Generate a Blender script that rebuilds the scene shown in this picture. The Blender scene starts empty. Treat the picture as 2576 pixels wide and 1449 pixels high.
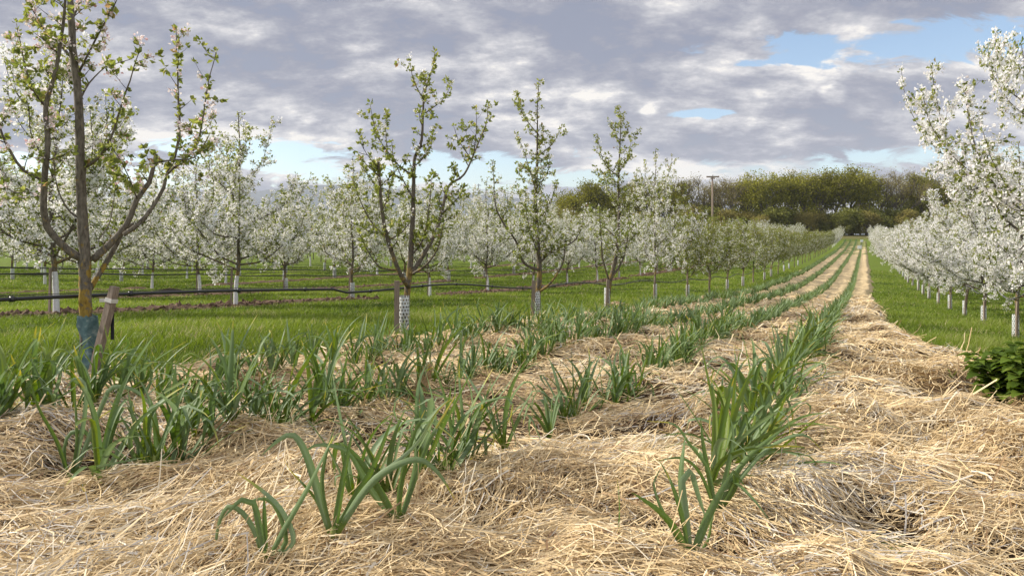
import bpy, math, random
import numpy as np
from mathutils import Vector

# ------------------------------------------------------------------ camera, sky, sun, exposure
sc = bpy.context.scene
COL = sc.collection
EYE = 1.5
F = 1860.0            # focal length in units of a 2576 wide frame
cam_d = bpy.data.cameras.new('camera')
cam = bpy.data.objects.new('camera', cam_d)
COL.objects.link(cam)
cam.location = (0, 0, EYE)
cam.rotation_euler = (math.radians(90), 0, 0)
cam_d.sensor_width = 36.0
cam_d.lens = 36.0 * F / 2576.0
cam_d.shift_y = -124.5 / 2576.0
cam_d.clip_start = 0.05
cam_d.clip_end = 20000
sc.camera = cam

SUN_AZ = math.radians(-78)     # clockwise from +Y (view direction); negative = from the left
SUN_EL = math.radians(34)
sd = bpy.data.lights.new('sun', 'SUN')
sd.energy = 4.6
sd.angle = math.radians(0.8)
sd.color = (1.0, 0.93, 0.82)
so = bpy.data.objects.new('sun', sd)
COL.objects.link(so)
sv = Vector((math.sin(SUN_AZ) * math.cos(SUN_EL), math.cos(SUN_AZ) * math.cos(SUN_EL), math.sin(SUN_EL)))
so.rotation_euler = sv.to_track_quat('Z', 'Y').to_euler()

sc.view_settings.view_transform = 'Standard'
sc.view_settings.look = 'None'
sc.view_settings.exposure = 0.56
sc.view_settings.gamma = 1.0
sc.cycles.max_bounces = 6
sc.cycles.diffuse_bounces = 3
sc.cycles.transparent_max_bounces = 8
sc.cycles.volume_bounces = 0


class NT:
    """small helper for node trees"""
    def __init__(s, tree):
        s.t = tree
        s.t.nodes.clear()
    def n(s, typ, **kw):
        nd = s.t.nodes.new(typ)
        for k, v in kw.items():
            if k == 'ins':
                for a, b in v.items():
                    if hasattr(b, 'is_output') or isinstance(b, bpy.types.NodeSocket):
                        s.t.links.new(b, nd.inputs[a])
                    else:
                        nd.inputs[a].default_value = b
            else:
                setattr(nd, k, v)
        return nd
    def m(s, op, a, b=None, c=None, clamp=False):
        nd = s.n('ShaderNodeMath', operation=op, use_clamp=clamp)
        for i, v in enumerate((a, b, c)):
            if v is None: continue
            if isinstance(v, bpy.types.NodeSocket): s.t.links.new(v, nd.inputs[i])
            else: nd.inputs[i].default_value = v
        return nd.outputs[0]
    def mix(s, f, a, b):
        nd = s.n('ShaderNodeMix', data_type='RGBA')
        for k, v in ((0, f), (6, a), (7, b)):
            if isinstance(v, bpy.types.NodeSocket): s.t.links.new(v, nd.inputs[k])
            else:
                nd.inputs[k].default_value = v if k == 0 else (tuple(v) + (1,))[:4]
        return nd.outputs[2]
    def ramp(s, f, stops, interp='LINEAR'):
        nd = s.n('ShaderNodeValToRGB')
        cr = nd.color_ramp
        cr.interpolation = interp
        while len(cr.elements) < len(stops): cr.elements.new(0.5)
        for e, (p, c) in zip(cr.elements, stops):
            e.position = p
            e.color = (tuple(c) + (1,))[:4] if not isinstance(c, (int, float)) else (c, c, c, 1)
        if isinstance(f, bpy.types.NodeSocket): s.t.links.new(f, nd.inputs[0])
        return nd.outputs[0]
    def noise(s, vec, scale, detail=4, rough=0.55, dist=0.0):
        nd = s.n('ShaderNodeTexNoise')
        nd.inputs['Scale'].default_value = scale
        nd.inputs['Detail'].default_value = detail
        nd.inputs['Roughness'].default_value = rough
        nd.inputs['Distortion'].default_value = dist
        if vec is not None: s.t.links.new(vec, nd.inputs['Vector'])
        return nd.outputs[0]


def smooth(s, x, a, b):
    nd = s.n('ShaderNodeMapRange', interpolation_type='SMOOTHSTEP')
    s.t.links.new(x, nd.inputs[0])
    nd.inputs[1].default_value = a
    nd.inputs[2].default_value = b
    return nd.outputs[0]


def build_world():
    w = bpy.data.worlds.new('World')
    sc.world = w
    w.use_nodes = True
    s = NT(w.node_tree)
    sky = s.n('ShaderNodeTexSky', sky_type='NISHITA', sun_disc=False)
    sky.sun_elevation = SUN_EL
    sky.sun_rotation = SUN_AZ
    sky.altitude = 150
    sky.air_density = 1.0
    sky.dust_density = 0.6
    tc = s.n('ShaderNodeTexCoord')
    d = s.n('ShaderNodeSeparateXYZ', ins={0: tc.outputs['Generated']})
    dx, dy, dz = d.outputs
    zz = s.m('ADD', s.m('MAXIMUM', dz, 0.0), 0.30)
    px = s.m('DIVIDE', dx, zz)
    py = s.m('DIVIDE', dy, zz)
    p = s.n('ShaderNodeCombineXYZ', ins={0: px, 1: py, 2: 0.0}).outputs[0]
    def mapped(loc, scl, rot=0.0):
        mp = s.n('ShaderNodeMapping', ins={0: p})
        mp.inputs['Location'].default_value = loc
        mp.inputs['Scale'].default_value = scl
        mp.inputs['Rotation'].default_value = (0, 0, rot)
        return mp.outputs[0]
    pv = mapped((0, 0, 0), (1.0, 1.35, 1), 0.10)
    pv2 = mapped((0.09, -0.10, 0.0), (1.0, 1.35, 1), 0.10)
    n1 = s.noise(pv, 2.3, 10, 0.64, 0.15)
    n1b = s.noise(pv2, 2.3, 10, 0.64, 0.15)
    q = mapped((7.3, 2.1, 3.0), (1.0, 1.0, 1))
    n2 = s.noise(q, 5.5, 8, 0.62, 0.1)
    n3 = s.noise(q, 0.5, 3, 0.5)
    # direction blobs (u = azimuth tangent, v = elevation tangent)
    yy = s.m('MAXIMUM', dy, 0.05)
    u = s.m('DIVIDE', dx, yy)
    v = s.m('DIVIDE', dz, yy)
    n4 = s.noise(pv, 5.5, 7, 0.62, 0.6)
    wob = s.m('MULTIPLY', s.m('SUBTRACT', n4, 0.5), 3.4)
    def blob(u0, v0, su, sv_, tilt=0.0):
        a = s.m('DIVIDE', s.m('SUBTRACT', u, u0), su)
        b = s.m('DIVIDE', s.m('SUBTRACT', s.m('SUBTRACT', v, v0), s.m('MULTIPLY', s.m('SUBTRACT', u, u0), tilt)), sv_)
        r = s.m('SQRT', s.m('ADD', s.m('MULTIPLY', a, a), s.m('MULTIPLY', b, b)))
        r = s.m('ADD', r, wob)
        return s.m('SUBTRACT', 1.0, smooth(s, r, 0.45, 1.35))
    def mx(*a):
        r = a[0]
        for b in a[1:]: r = s.m('MAXIMUM', r, b)
        return r
    front = smooth(s, dy, 0.05, 0.15)
    holes = mx(blob(0.545, 0.263, 0.20, 0.026, 0.05), blob(0.40, 0.245, 0.09, 0.010, 0.1),
               blob(-0.33, 0.108, 0.13, 0.026, -0.1), blob(-0.05, 0.088, 0.16, 0.024, 0.0),
               blob(0.245, 0.168, 0.045, 0.007, 0.02), blob(-0.62, 0.085, 0.2, 0.03),
               s.m('MULTIPLY', blob(0.62, 0.115, 0.22, 0.012, 0.03), 0.6),
               s.m('MULTIPLY', blob(0.30, 0.092, 0.25, 0.012, 0.03), 0.5))
    holes = s.m('MULTIPLY', holes, front)
    gen_holes = s.m('MULTIPLY', smooth(s, n3, 0.62, 0.75), s.m('SUBTRACT', 1.0, front))
    holes = s.m('MAXIMUM', holes, gen_holes)
    bright = mx(blob(0.182, 0.172, 0.020, 0.011), blob(0.434, 0.200, 0.016, 0.015),
                s.m('MULTIPLY', blob(-0.28, 0.095, 0.045, 0.02), 1.0), s.m('MULTIPLY', blob(-0.33, 0.138, 0.14, 0.014, -0.15), 0.75),
                s.m('MULTIPLY', blob(0.32, 0.092, 0.10, 0.014), 0.8),
                s.m('MULTIPLY', blob(0.55, 0.225, 0.2, 0.014, 0.03), 0.5),
                s.m('MULTIPLY', blob(0.10, 0.085, 0.13, 0.014, 0.0), 0.55),
                s.m('MULTIPLY', blob(0.02, 0.185, 0.16, 0.013, 0.05), 0.45),
                s.m('MULTIPLY', blob(-0.5, 0.13, 0.09, 0.02), 0.6))
    bright = s.m('MULTIPLY', bright, front)
    # darker cloud bases
    dark = mx(blob(0.02, 0.295, 0.34, 0.05, -0.05), blob(-0.28, 0.20, 0.26, 0.045, -0.05), blob(0.43, 0.128, 0.26, 0.02),
              s.m('MULTIPLY', blob(0.30, 0.215, 0.13, 0.02, 0.0), 0.6))
    dark = s.m('MULTIPLY', dark, front)
    base = s.m('ADD', s.m('MULTIPLY', n1, 0.62), s.m('MULTIPLY', n2, 0.38))
    lum = smooth(s, base, 0.30, 0.69)
    bil = s.m('SUBTRACT', 1.0, s.m('MULTIPLY', s.m('ABSOLUTE', s.m('SUBTRACT', s.noise(q, 3.4, 5, 0.5, 0.2), 0.5)), 6.0))
    lum = s.m('ADD', lum, s.m('MULTIPLY', s.m('SUBTRACT', s.m('MAXIMUM', bil, 0.0), 0.45), -0.16))
    relief = s.m('MULTIPLY', s.m('SUBTRACT', n1, n1b), 1.8)
    lum = s.m('ADD', lum, relief)
    lum = s.m('SUBTRACT', lum, s.m('MULTIPLY', dark, 0.22))
    lum = s.m('ADD', lum, s.m('MULTIPLY', bright, s.m('MULTIPLY', n4, 1.0)), clamp=True)
    ccol = s.ramp(lum, [(0.0, (0.20, 0.213, 0.275)), (0.35, (0.275, 0.283, 0.335)), (0.60, (0.385, 0.387, 0.42)),
                        (0.82, (0.53, 0.52, 0.53)), (1.0, (0.70, 0.67, 0.63))])
    hol2 = smooth(s, s.m('SUBTRACT', holes, s.m('MULTIPLY', s.m('SUBTRACT', lum, 0.5), 0.5)), 0.15, 0.75)
    bg1 = s.n('ShaderNodeBackground', ins={0: sky.outputs[0], 1: 0.125})
    # cloud glow raised overhead and behind the viewer, unseen, as added fill for shadows
    fill_gain = s.m('ADD', 1.0, s.m('ADD', s.m('MULTIPLY', smooth(s, dz, 0.36, 0.8), 0.45), s.m('MULTIPLY', s.m('SUBTRACT', 1.0, smooth(s, dy, -0.5, 0.2)), 0.8)))
    bg2 = s.n('ShaderNodeBackground', ins={0: ccol, 1: fill_gain})
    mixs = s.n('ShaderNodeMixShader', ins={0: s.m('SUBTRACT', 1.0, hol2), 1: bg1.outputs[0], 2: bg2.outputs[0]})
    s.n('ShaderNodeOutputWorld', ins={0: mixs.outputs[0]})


build_world()

# ------------------------------------------------------------------ mesh helpers
def mesh(name, co, idx, sizes, mats, mi=None, rnd=None, sm=False):
    me = bpy.data.meshes.new(name)
    co = np.ascontiguousarray(co, dtype=np.float32)
    idx = np.ascontiguousarray(idx, dtype=np.int32).ravel()
    if np.isscalar(sizes): sizes = np.full(len(idx) // sizes, sizes, dtype=np.int32)
    sizes = np.asarray(sizes, dtype=np.int32)
    me.vertices.add(len(co)); me.vertices.foreach_set('co', co.ravel())
    me.loops.add(len(idx)); me.loops.foreach_set('vertex_index', idx)
    me.polygons.add(len(sizes))
    st = np.zeros(len(sizes), dtype=np.int32); st[1:] = np.cumsum(sizes)[:-1]
    me.polygons.foreach_set('loop_start', st)
    if mi is not None: me.polygons.foreach_set('material_index', np.asarray(mi, dtype=np.int32))
    me.polygons.foreach_set('use_smooth', np.full(len(sizes), bool(sm)))
    for m in (mats if isinstance(mats, (list, tuple)) else [mats]): me.materials.append(m)
    if rnd is not None:
        a = me.attributes.new('rnd', 'FLOAT', 'POINT')
        a.data.foreach_set('value', np.ascontiguousarray(rnd, dtype=np.float32))
    me.update(calc_edges=True)
    return me


class MB:
    """collects verts/faces of one part"""
    def __init__(s): s.co = []; s.idx = []; s.sz = []; s.mi = []; s.rn = []; s.n = 0
    def add(s, co, faces, mi=0, rnd=0.5):
        co = np.asarray(co, dtype=np.float32)
        s.co.append(co)
        if isinstance(faces, np.ndarray):
            s.idx.append((faces + s.n).ravel()); s.sz.append(np.full(faces.shape[0], faces.shape[1])); k = faces.shape[0]
        else:
            s.idx.append(np.array([i + s.n for f in faces for i in f])); s.sz.append(np.array([len(f) for f in faces])); k = len(faces)
        s.mi.append(np.full(k, mi) if np.isscalar(mi) else np.asarray(mi))
        s.rn.append(np.full(len(co), rnd, dtype=np.float32) if np.isscalar(rnd) else np.asarray(rnd, dtype=np.float32))
        s.n += len(co)
    def mesh(s, name, mats, sm=False):
        return mesh(name, np.concatenate(s.co), np.concatenate(s.idx), np.concatenate(s.sz), mats, np.concatenate(s.mi), np.concatenate(s.rn), sm)
    def tube(s, pts, rad, sides=6, mi=0, rnd=0.5, cap=True, wob=0.0):
        pts = np.asarray(pts, dtype=float); n = len(pts)
        rad = np.broadcast_to(np.asarray(rad, dtype=float), (n,))
        t = np.gradient(pts, axis=0)
        t /= np.linalg.norm(t, axis=1)[:, None] + 1e-9
        mt = t.mean(0)
        ref = np.array([1.0, 0, 0]) if abs(mt[0]) < 0.7 * np.linalg.norm(mt) else np.array([0, 1.0, 0])
        a = np.cross(t, ref); a /= np.linalg.norm(a, axis=1)[:, None] + 1e-9
        b = np.cross(t, a)
        th = np.arange(sides) * 2 * math.pi / sides
        r = rad[:, None] * (1 + (wob * np.random.RandomState(n * 7 + sides).randn(n, sides) if wob else np.zeros((n, sides))))
        v = pts[:, None, :] + r[..., None] * (np.cos(th)[None, :, None] * a[:, None, :] + np.sin(th)[None, :, None] * b[:, None, :])
        i = np.arange(n - 1)[:, None] * sides; j = np.arange(sides)[None, :]; j2 = (j + 1) % sides
        f = np.stack([i + j, i + j2, i + sides + j2, i + sides + j], -1).reshape(-1, 4)
        m = mi
        if not np.isscalar(mi): m = np.repeat(np.asarray(mi)[:n - 1], sides)
        s.add(v.reshape(-1, 3), f, m, rnd)
        if cap:
            k = s.n - n * sides
            s.idx.append(np.arange(sides) + k + (n - 1) * sides); s.sz.append(np.array([sides])); s.mi.append(np.array([m if np.isscalar(m) else m[-1]]))
            s.idx.append(np.arange(sides)[::-1] + k); s.sz.append(np.array([sides])); s.mi.append(np.array([m if np.isscalar(m) else m[0]]))
    def box(s, c, size, rot=None, mi=0, rnd=0.5):
        hx, hy, hz = [q / 2 for q in size]
        v = np.array([(x, y, z) for x in (-hx, hx) for y in (-hy, hy) for z in (-hz, hz)])
        if rot is not None: v = v @ np.asarray(rot).T
        s.add(v + np.asarray(c), [(0, 1, 3, 2), (4, 6, 7, 5), (0, 4, 5, 1), (2, 3, 7, 6), (0, 2, 6, 4), (1, 5, 7, 3)], mi, rnd)


def obj(name, me, parent=None, loc=(0, 0, 0), rz=0.0, scale=None):
    o = bpy.data.objects.new(name, me)
    COL.objects.link(o)
    o.parent = parent
    o.location = loc
    if rz: o.rotation_euler = (0, 0, rz)
    if scale is not None: o.scale = (scale,) * 3 if np.isscalar(scale) else scale
    return o
def tag(o, label, cat, group=None):
    o['label'] = label; o['category'] = cat
    if group: o['group'] = group
    return o
def kind(o, k): o['kind'] = k; return o

# ------------------------------------------------------------------ noise
def _h(ix, iy, s):
    h = (ix.astype(np.int64) * 374761393 + iy.astype(np.int64) * 668265263 + s * 1442695041) & 0xffffffff
    h = ((h ^ (h >> 13)) * 1274126177) & 0xffffffff
    return ((h ^ (h >> 16)) & 0xffff) / 65535.0
def vnoise(x, y, s=0):
    x = np.asarray(x, float); y = np.asarray(y, float)
    ix = np.floor(x); iy = np.floor(y); fx = x - ix; fy = y - iy
    fx = fx * fx * (3 - 2 * fx); fy = fy * fy * (3 - 2 * fy)
    a = _h(ix, iy, s); b = _h(ix + 1, iy, s); c = _h(ix, iy + 1, s); d = _h(ix + 1, iy + 1, s)
    return (a * (1 - fx) + b * fx) * (1 - fy) + (c * (1 - fx) + d * fx) * fy
def fbm(x, y, s=0, o=4, g=0.5):
    r = 0; a = 1; t = 0
    for k in range(o):
        r = r + a * (vnoise(x * 2 ** k + 17.3 * k, y * 2 ** k - 9.1 * k, s + k) - 0.5); t += a; a *= g
    return r / t

# ------------------------------------------------------------------ terrain
BY = [-60, 0, 3, 5, 8, 12, 16, 21, 25, 30, 38, 46, 60, 93, 130, 174, 232, 262, 400]
BD = [1.3, 1.42, 1.47, 1.49, 1.63, 1.83, 2.08, 2.3, 2.5, 2.75, 3.03, 3.2, 3.3, 3.15, 2.75, 1.7, -0.7, -1.3, -1.5]
BL = [1.3, 1.42, 1.47, 1.49, 1.63, 1.83, 2.08, 2.3, 2.5, 2.75, 3.03, 3.2, 3.3, 3.4, 3.4, 3.4, 3.4, 3.4, 3.4]
SL = 0.477
def ss(x, a, b):
    t = np.clip((np.asarray(x, float) - a) / (b - a), 0, 1)
    return t * t * (3 - 2 * t)
def interp_s(y, X, Y):
    return (np.interp(y, X, Y) + np.interp(y - 2, X, Y) + np.interp(y + 2, X, Y)) / 3
def terr(x, y):
    x = np.asarray(x, float); y = np.asarray(y, float)
    X0 = x - SL * y
    a = ss(X0, -75, -22)
    D = a * interp_s(y, BY, BD) + (1 - a) * interp_s(y, BY, BL)
    D = D + 0.045 * np.clip(X0, -9, 4) * ss(y, 160, 90)
    far = ss(y, 300, 700)
    D = D * (1 - far) + 6 * far
    return EYE - D + 0.05 * fbm(x * 0.25, y * 0.25, 5, 3) * ss(np.hypot(x, y), 2, 9)
def Ledge(y):   # left rim of the straw, as X0
    y = np.asarray(y, float)
    e = -6.1 + 0.55 * fbm(y * 0.45, y * 0 + 2, 31, 3) * 2
    return e - 0.25 * ss(y, 9, 5) + 0.35 * ss(y, 25, 60)
def Redge(y):
    y = np.asarray(y, float)
    e = np.interp(y, [0, 7, 9, 10.4, 12.5, 15.5, 20, 30, 55, 200], [9, 6.0, 3.3, 2.15, 1.25, 0.95, 0.72, 0.55, 0.62, 0.6])
    return e + 0.5 * fbm(y * 0.7, y * 0 + 9, 37, 3)
HOLL = [(-2.1, 3.95, 0.36, -0.20), (-2.62, 4.15, 0.30, 0.10), (-1.6, 4.25, 0.42, 0.13), (-1.0, 3.6, 0.5, 0.05), (-3.0, 4.7, 0.25, -0.10),
        (3.35, 7.3, 0.28, -0.14), (2.95, 7.5, 0.3, 0.07), (1.2, 6.8, 0.26, -0.14), (0.9, 6.9, 0.28, 0.06), (1.42, 4.45, 0.22, -0.13), (1.15, 4.55, 0.22, 0.07),
        (1.80, 3.62, 0.25, -0.15), (1.50, 3.75, 0.26, 0.09), (2.15, 4.1, 0.5, 0.09), (0.0, 5.2, 0.35, -0.10), (-0.35, 4.75, 0.28, -0.10), (0.45, 4.0, 0.5, 0.06),
        (2.45, 5.5, 0.5, 0.10), (2.9, 5.3, 0.28, -0.10), (1.95, 6.0, 0.3, -0.10), (2.4, 3.2, 0.22, -0.12), (0.5, 3.35, 0.25, -0.08), (4.2, 9.5, 0.4, -0.1), (2.8, 9.0, 0.35, -0.1)]
def straw_h(x, y):
    X0 = x - SL * y
    l = 0.26 * fbm(x * 0.9, y * 1.25, 3, 2) + 0.24 * fbm(x * 2.2, y * 3.0, 11, 2) + 0.07 * fbm(x * 7, y * 8, 15, 2)
    for hx, hy, r, a in HOLL:
        l = l + 1.5 * a * np.exp(-((x - hx) ** 2 + ((y - hy) * 1.25) ** 2) / (r * r * 0.6))
    ed = np.minimum(X0 - Ledge(y), Redge(y) - X0)
    rim = ss(ed, 0.0, 0.45)
    heap = 0.10 * np.exp(-((ed - 0.5) / 0.4) ** 2) * (0.4 + 1.2 * np.clip(fbm(x * 0.8, y * 0.8, 61, 2) + 0.3, 0, 1)) * ss(y, 5, 8)
    rel = 0.10 + l * 0.85
    return terr(x, y) + np.where(ed < 0, -0.05 + ed * 0.1, 0) + rim * np.maximum(rel, 0.0) + heap * rim - 0.03 * (1 - rim)
def surf(x, y):
    X0 = x - SL * y
    ins = (X0 > Ledge(y)) & (X0 < Redge(y)) & (y < 215)
    return np.where(ins, straw_h(x, y), terr(x, y))

# ------------------------------------------------------------------ materials
def new_mat(name):
    m = bpy.data.materials.new(name); m.use_nodes = True
    return m, NT(m.node_tree)
def finish(s, col, rough=0.8, trans=None, bump=None, bstr=0.3, bdist=0.02, spec=0.3, tcol=None):
    bs = s.n('ShaderNodeBsdfPrincipled')
    if isinstance(col, bpy.types.NodeSocket): s.t.links.new(col, bs.inputs['Base Color'])
    else: bs.inputs['Base Color'].default_value = tuple(col) + (1,)
    if isinstance(rough, bpy.types.NodeSocket): s.t.links.new(rough, bs.inputs['Roughness'])
    else: bs.inputs['Roughness'].default_value = rough
    bs.inputs['Specular IOR Level'].default_value = spec
    if bump is not None:
        b = s.n('ShaderNodeBump', ins={'Height': bump, 'Strength': bstr, 'Distance': bdist})
        s.t.links.new(b.outputs[0], bs.inputs['Normal'])
    out = bs.outputs[0]
    if trans:
        tr = s.n('ShaderNodeBsdfTranslucent')
        c = tcol if tcol is not None else col
        if isinstance(c, bpy.types.NodeSocket): s.t.links.new(c, tr.inputs[0])
        else: tr.inputs[0].default_value = tuple(c) + (1,)
        out = s.n('ShaderNodeMixShader', ins={0: trans, 1: out, 2: tr.outputs[0]}).outputs[0]
    s.n('ShaderNodeOutputMaterial', ins={0: out})
def rnd_node(s): return s.n('ShaderNodeAttribute', attribute_name='rnd').outputs['Fac']
def pos(s): return s.n('ShaderNodeNewGeometry').outputs['Position']
def opos(s): return s.n('ShaderNodeTexCoord').outputs['Object']
def rndobj(s): return s.n('ShaderNodeObjectInfo').outputs['Random']

def leafmat(name, stops, trans=0.4, rough=0.5, spec=0.4, tboost=1.5, mixobj=0.0):
    m, s = new_mat(name)
    f = rnd_node(s)
    c = s.ramp(f, stops)
    if mixobj:
        hs = s.n('ShaderNodeHueSaturation', ins={'Color': c})
        s.t.links.new(s.m('ADD', 1.0 - mixobj / 2, s.m('MULTIPLY', rndobj(s), mixobj)), hs.inputs['Value'])
        c = hs.outputs[0]
    t = s.n('ShaderNodeHueSaturation', ins={'Color': c, 'Value': tboost, 'Saturation': 1.1}).outputs[0]
    finish(s, c, rough, trans, spec=spec, tcol=t)
    return m

M = {}
M['straw'] = leafmat('straw', [(0.0, (0.28, 0.17, 0.085)), (0.22, (0.50, 0.36, 0.18)), (0.5, (0.66, 0.50, 0.27)), (0.75, (0.75, 0.61, 0.38)), (0.92, (0.84, 0.75, 0.56)), (1.0, (0.50, 0.46, 0.40))], 0.12, 0.6, 0.3, 1.0)
M['grass'] = leafmat('grass', [(0.0, (0.035, 0.06, 0.010)), (0.4, (0.135, 0.19, 0.022)), (0.75, (0.21, 0.265, 0.04)), (0.95, (0.23, 0.25, 0.08)), (1.0, (0.42, 0.36, 0.2))], 0.40, 0.5, 0.25, 1.5)
M['leaf'] = leafmat('apple_leaf', [(0.0, (0.10, 0.13, 0.028)), (0.45, (0.20, 0.23, 0.055)), (0.8, (0.33, 0.34, 0.10)), (1.0, (0.30, 0.20, 0.10))], 0.45, 0.5, 0.3, 1.6)
M['petal'] = leafmat('petal', [(0.0, (0.86, 0.76, 0.76)), (0.2, (0.90, 0.87, 0.86)), (1.0, (0.92, 0.92, 0.91))], 0.45, 0.7, 0.2, 1.0)
M['petal_pink'] = leafmat('petal_pink', [(0.0, (0.72, 0.42, 0.44)), (0.35, (0.83, 0.70, 0.70)), (1.0, (0.88, 0.84, 0.83))], 0.42, 0.7, 0.2, 1.0)
M['forest'] = leafmat('forest_leaf', [(0.0, (0.11, 0.115, 0.016)), (0.5, (0.22, 0.22, 0.035)), (1.0, (0.34, 0.32, 0.07))], 0.4, 0.7, 0.1, 1.4, 0.5)
M['forest_dark'] = leafmat('forest_leaf_dark', [(0.0, (0.08, 0.095, 0.02)), (1.0, (0.21, 0.21, 0.045))], 0.2, 0.7, 0.1, 1.2, 0.3)
M['forest_brown'] = leafmat('forest_leaf_brown', [(0.0, (0.16, 0.14, 0.04)), (1.0, (0.33, 0.29, 0.09))], 0.3, 0.7, 0.1, 1.3, 0.4)
M['nettle'] = leafmat('nettle_leaf', [(0.0, (0.05, 0.085, 0.012)), (0.6, (0.10, 0.155, 0.02)), (1.0, (0.17, 0.22, 0.035))], 0.3, 0.7, 0.12, 1.4)

def mk_leek():
    m, s = new_mat('leek_leaf')
    f = rnd_node(s)
    c = s.ramp(f, [(0.0, (0.15, 0.20, 0.03)), (0.25, (0.095, 0.15, 0.025)), (0.55, (0.115, 0.175, 0.06)), (0.8, (0.21, 0.28, 0.15)), (0.9, (0.24, 0.28, 0.06)), (1.0, (0.58, 0.46, 0.10))])
    st = s.noise(opos(s), 60, 3, 0.6)
    c2 = s.mix(s.m('MULTIPLY', s.m('SUBTRACT', st, 0.4), 0.5, clamp=True), c, (0.14, 0.2, 0.12))
    t = s.n('ShaderNodeHueSaturation', ins={'Color': c2, 'Value': 1.6, 'Saturation': 1.2}).outputs[0]
    finish(s, c2, 0.55, 0.25, spec=0.35, tcol=t, bump=st, bstr=0.25, bdist=0.004)
    return m
M['leek'] = mk_leek()

def mk_bark(name, a, b, lichen=0.0, white=False):
    m, s = new_mat(name)
    p = opos(s)
    mp = s.n('ShaderNodeMapping', ins={0: p}); mp.inputs['Scale'].default_value = (1, 1, 0.35)
    n = s.noise(mp.outputs[0], 45, 6, 0.65)
    n2 = s.noise(p, 9, 4, 0.6)
    c = s.mix(s.ramp(n, [(0.3, 0.0), (0.7, 1.0)]), a, b)
    if lichen:
        z = s.n('ShaderNodeSeparateXYZ', ins={0: p}).outputs[2]
        band = s.m('MULTIPLY', smooth(s, z, 0.3, 0.5), s.m('SUBTRACT', 1.0, smooth(s, z, 0.75, 1.5)))
        k = smooth(s, s.m('ADD', s.m('ADD', s.m('MULTIPLY', n2, 0.75), s.m('MULTIPLY', n, 0.25)), s.m('MULTIPLY', band, 0.15)), 0.60, 0.66)
        k = s.m('MULTIPLY', k, lichen)
        oc = s.ramp(n, [(0.3, (0.16, 0.10, 0.02)), (0.7, (0.34, 0.235, 0.05))])
        c = s.mix(k, c, oc)
    if white:
        c = s.mix(smooth(s, s.m('ADD', n2, s.m('MULTIPLY', n, 0.3)), 0.74, 0.86), c, (0.22, 0.19, 0.16))
    finish(s, c, 0.85, bump=n, bstr=0.6, bdist=0.01, spec=0.2)
    return m
M['bark'] = mk_bark('bark', (0.05, 0.042, 0.032), (0.17, 0.145, 0.11), 0.6)
M['bark1'] = mk_bark('bark_lichen', (0.055, 0.045, 0.035), (0.21, 0.185, 0.145), 1.0)
M['twig'] = mk_bark('twig_bark', (0.04, 0.026, 0.02), (0.09, 0.06, 0.045))
M['wash'] = mk_bark('whitewash', (0.52, 0.52, 0.52), (0.68, 0.68, 0.67), 0, True)
M['fbark'] = mk_bark('forest_bark', (0.08, 0.07, 0.05), (0.19, 0.165, 0.125))

def mk_wood():
    m, s = new_mat('weathered_wood')
    mp = s.n('ShaderNodeMapping', ins={0: opos(s)}); mp.inputs['Scale'].default_value = (1, 1, 0.06)
    n = s.noise(mp.outputs[0], 70, 6, 0.7)
    n2 = s.noise(opos(s), 5, 3)
    c = s.ramp(n, [(0.25, (0.11, 0.08, 0.055)), (0.55, (0.27, 0.215, 0.165)), (0.8, (0.42, 0.36, 0.30))])
    c = s.mix(s.m('MULTIPLY', n2, 0.5), c, (0.16, 0.12, 0.10))
    finish(s, c, 0.85, bump=n, bstr=0.7, bdist=0.006, spec=0.15)
    return m
M['wood'] = mk_wood()

def plain(name, c, rough=0.6, spec=0.3, nscale=8, amt=0.25):
    m, s = new_mat(name)
    n = s.noise(opos(s), nscale, 5, 0.6)
    cc = s.mix(n, tuple(q * (1 - amt) for q in c), tuple(min(1, q * (1 + amt)) for q in c))
    finish(s, cc, rough, spec=spec, bump=n, bstr=0.15, bdist=0.005)
    return m
M['pipe'] = plain('black_pipe', (0.018, 0.019, 0.022), 0.38, 0.5)
M['pipe_grey'] = plain('grey_pipe', (0.10, 0.10, 0.11), 0.45, 0.5)
M['wire'] = plain('wire', (0.06, 0.055, 0.05), 0.5)
M['tie'] = plain('tie_band', (0.50, 0.48, 0.44), 0.7, amt=0.15)
M['strap'] = plain('black_strap', (0.02, 0.02, 0.025), 0.6)
M['board'] = plain('white_board', (0.78, 0.8, 0.82), 0.4, amt=0.05)
M['metal'] = plain('pylon_steel', (0.20, 0.21, 0.23), 0.5)
M['hill'] = plain('hill', (0.085, 0.10, 0.11), 0.95, 0.05, 0.004, 0.3)
M['deadwood'] = plain('dead_stalk', (0.10, 0.07, 0.05), 0.9)

def mk_blueguard():
    m, s = new_mat('bluegreen_guard')
    n = s.noise(opos(s), 14, 5, 0.65)
    c = s.ramp(n, [(0.35, (0.045, 0.10, 0.105)), (0.55, (0.10, 0.17, 0.18)), (0.7, (0.28, 0.33, 0.31))])
    finish(s, c, 0.45, 0.2, spec=0.4)
    return m
M['blueguard'] = mk_blueguard()

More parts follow.
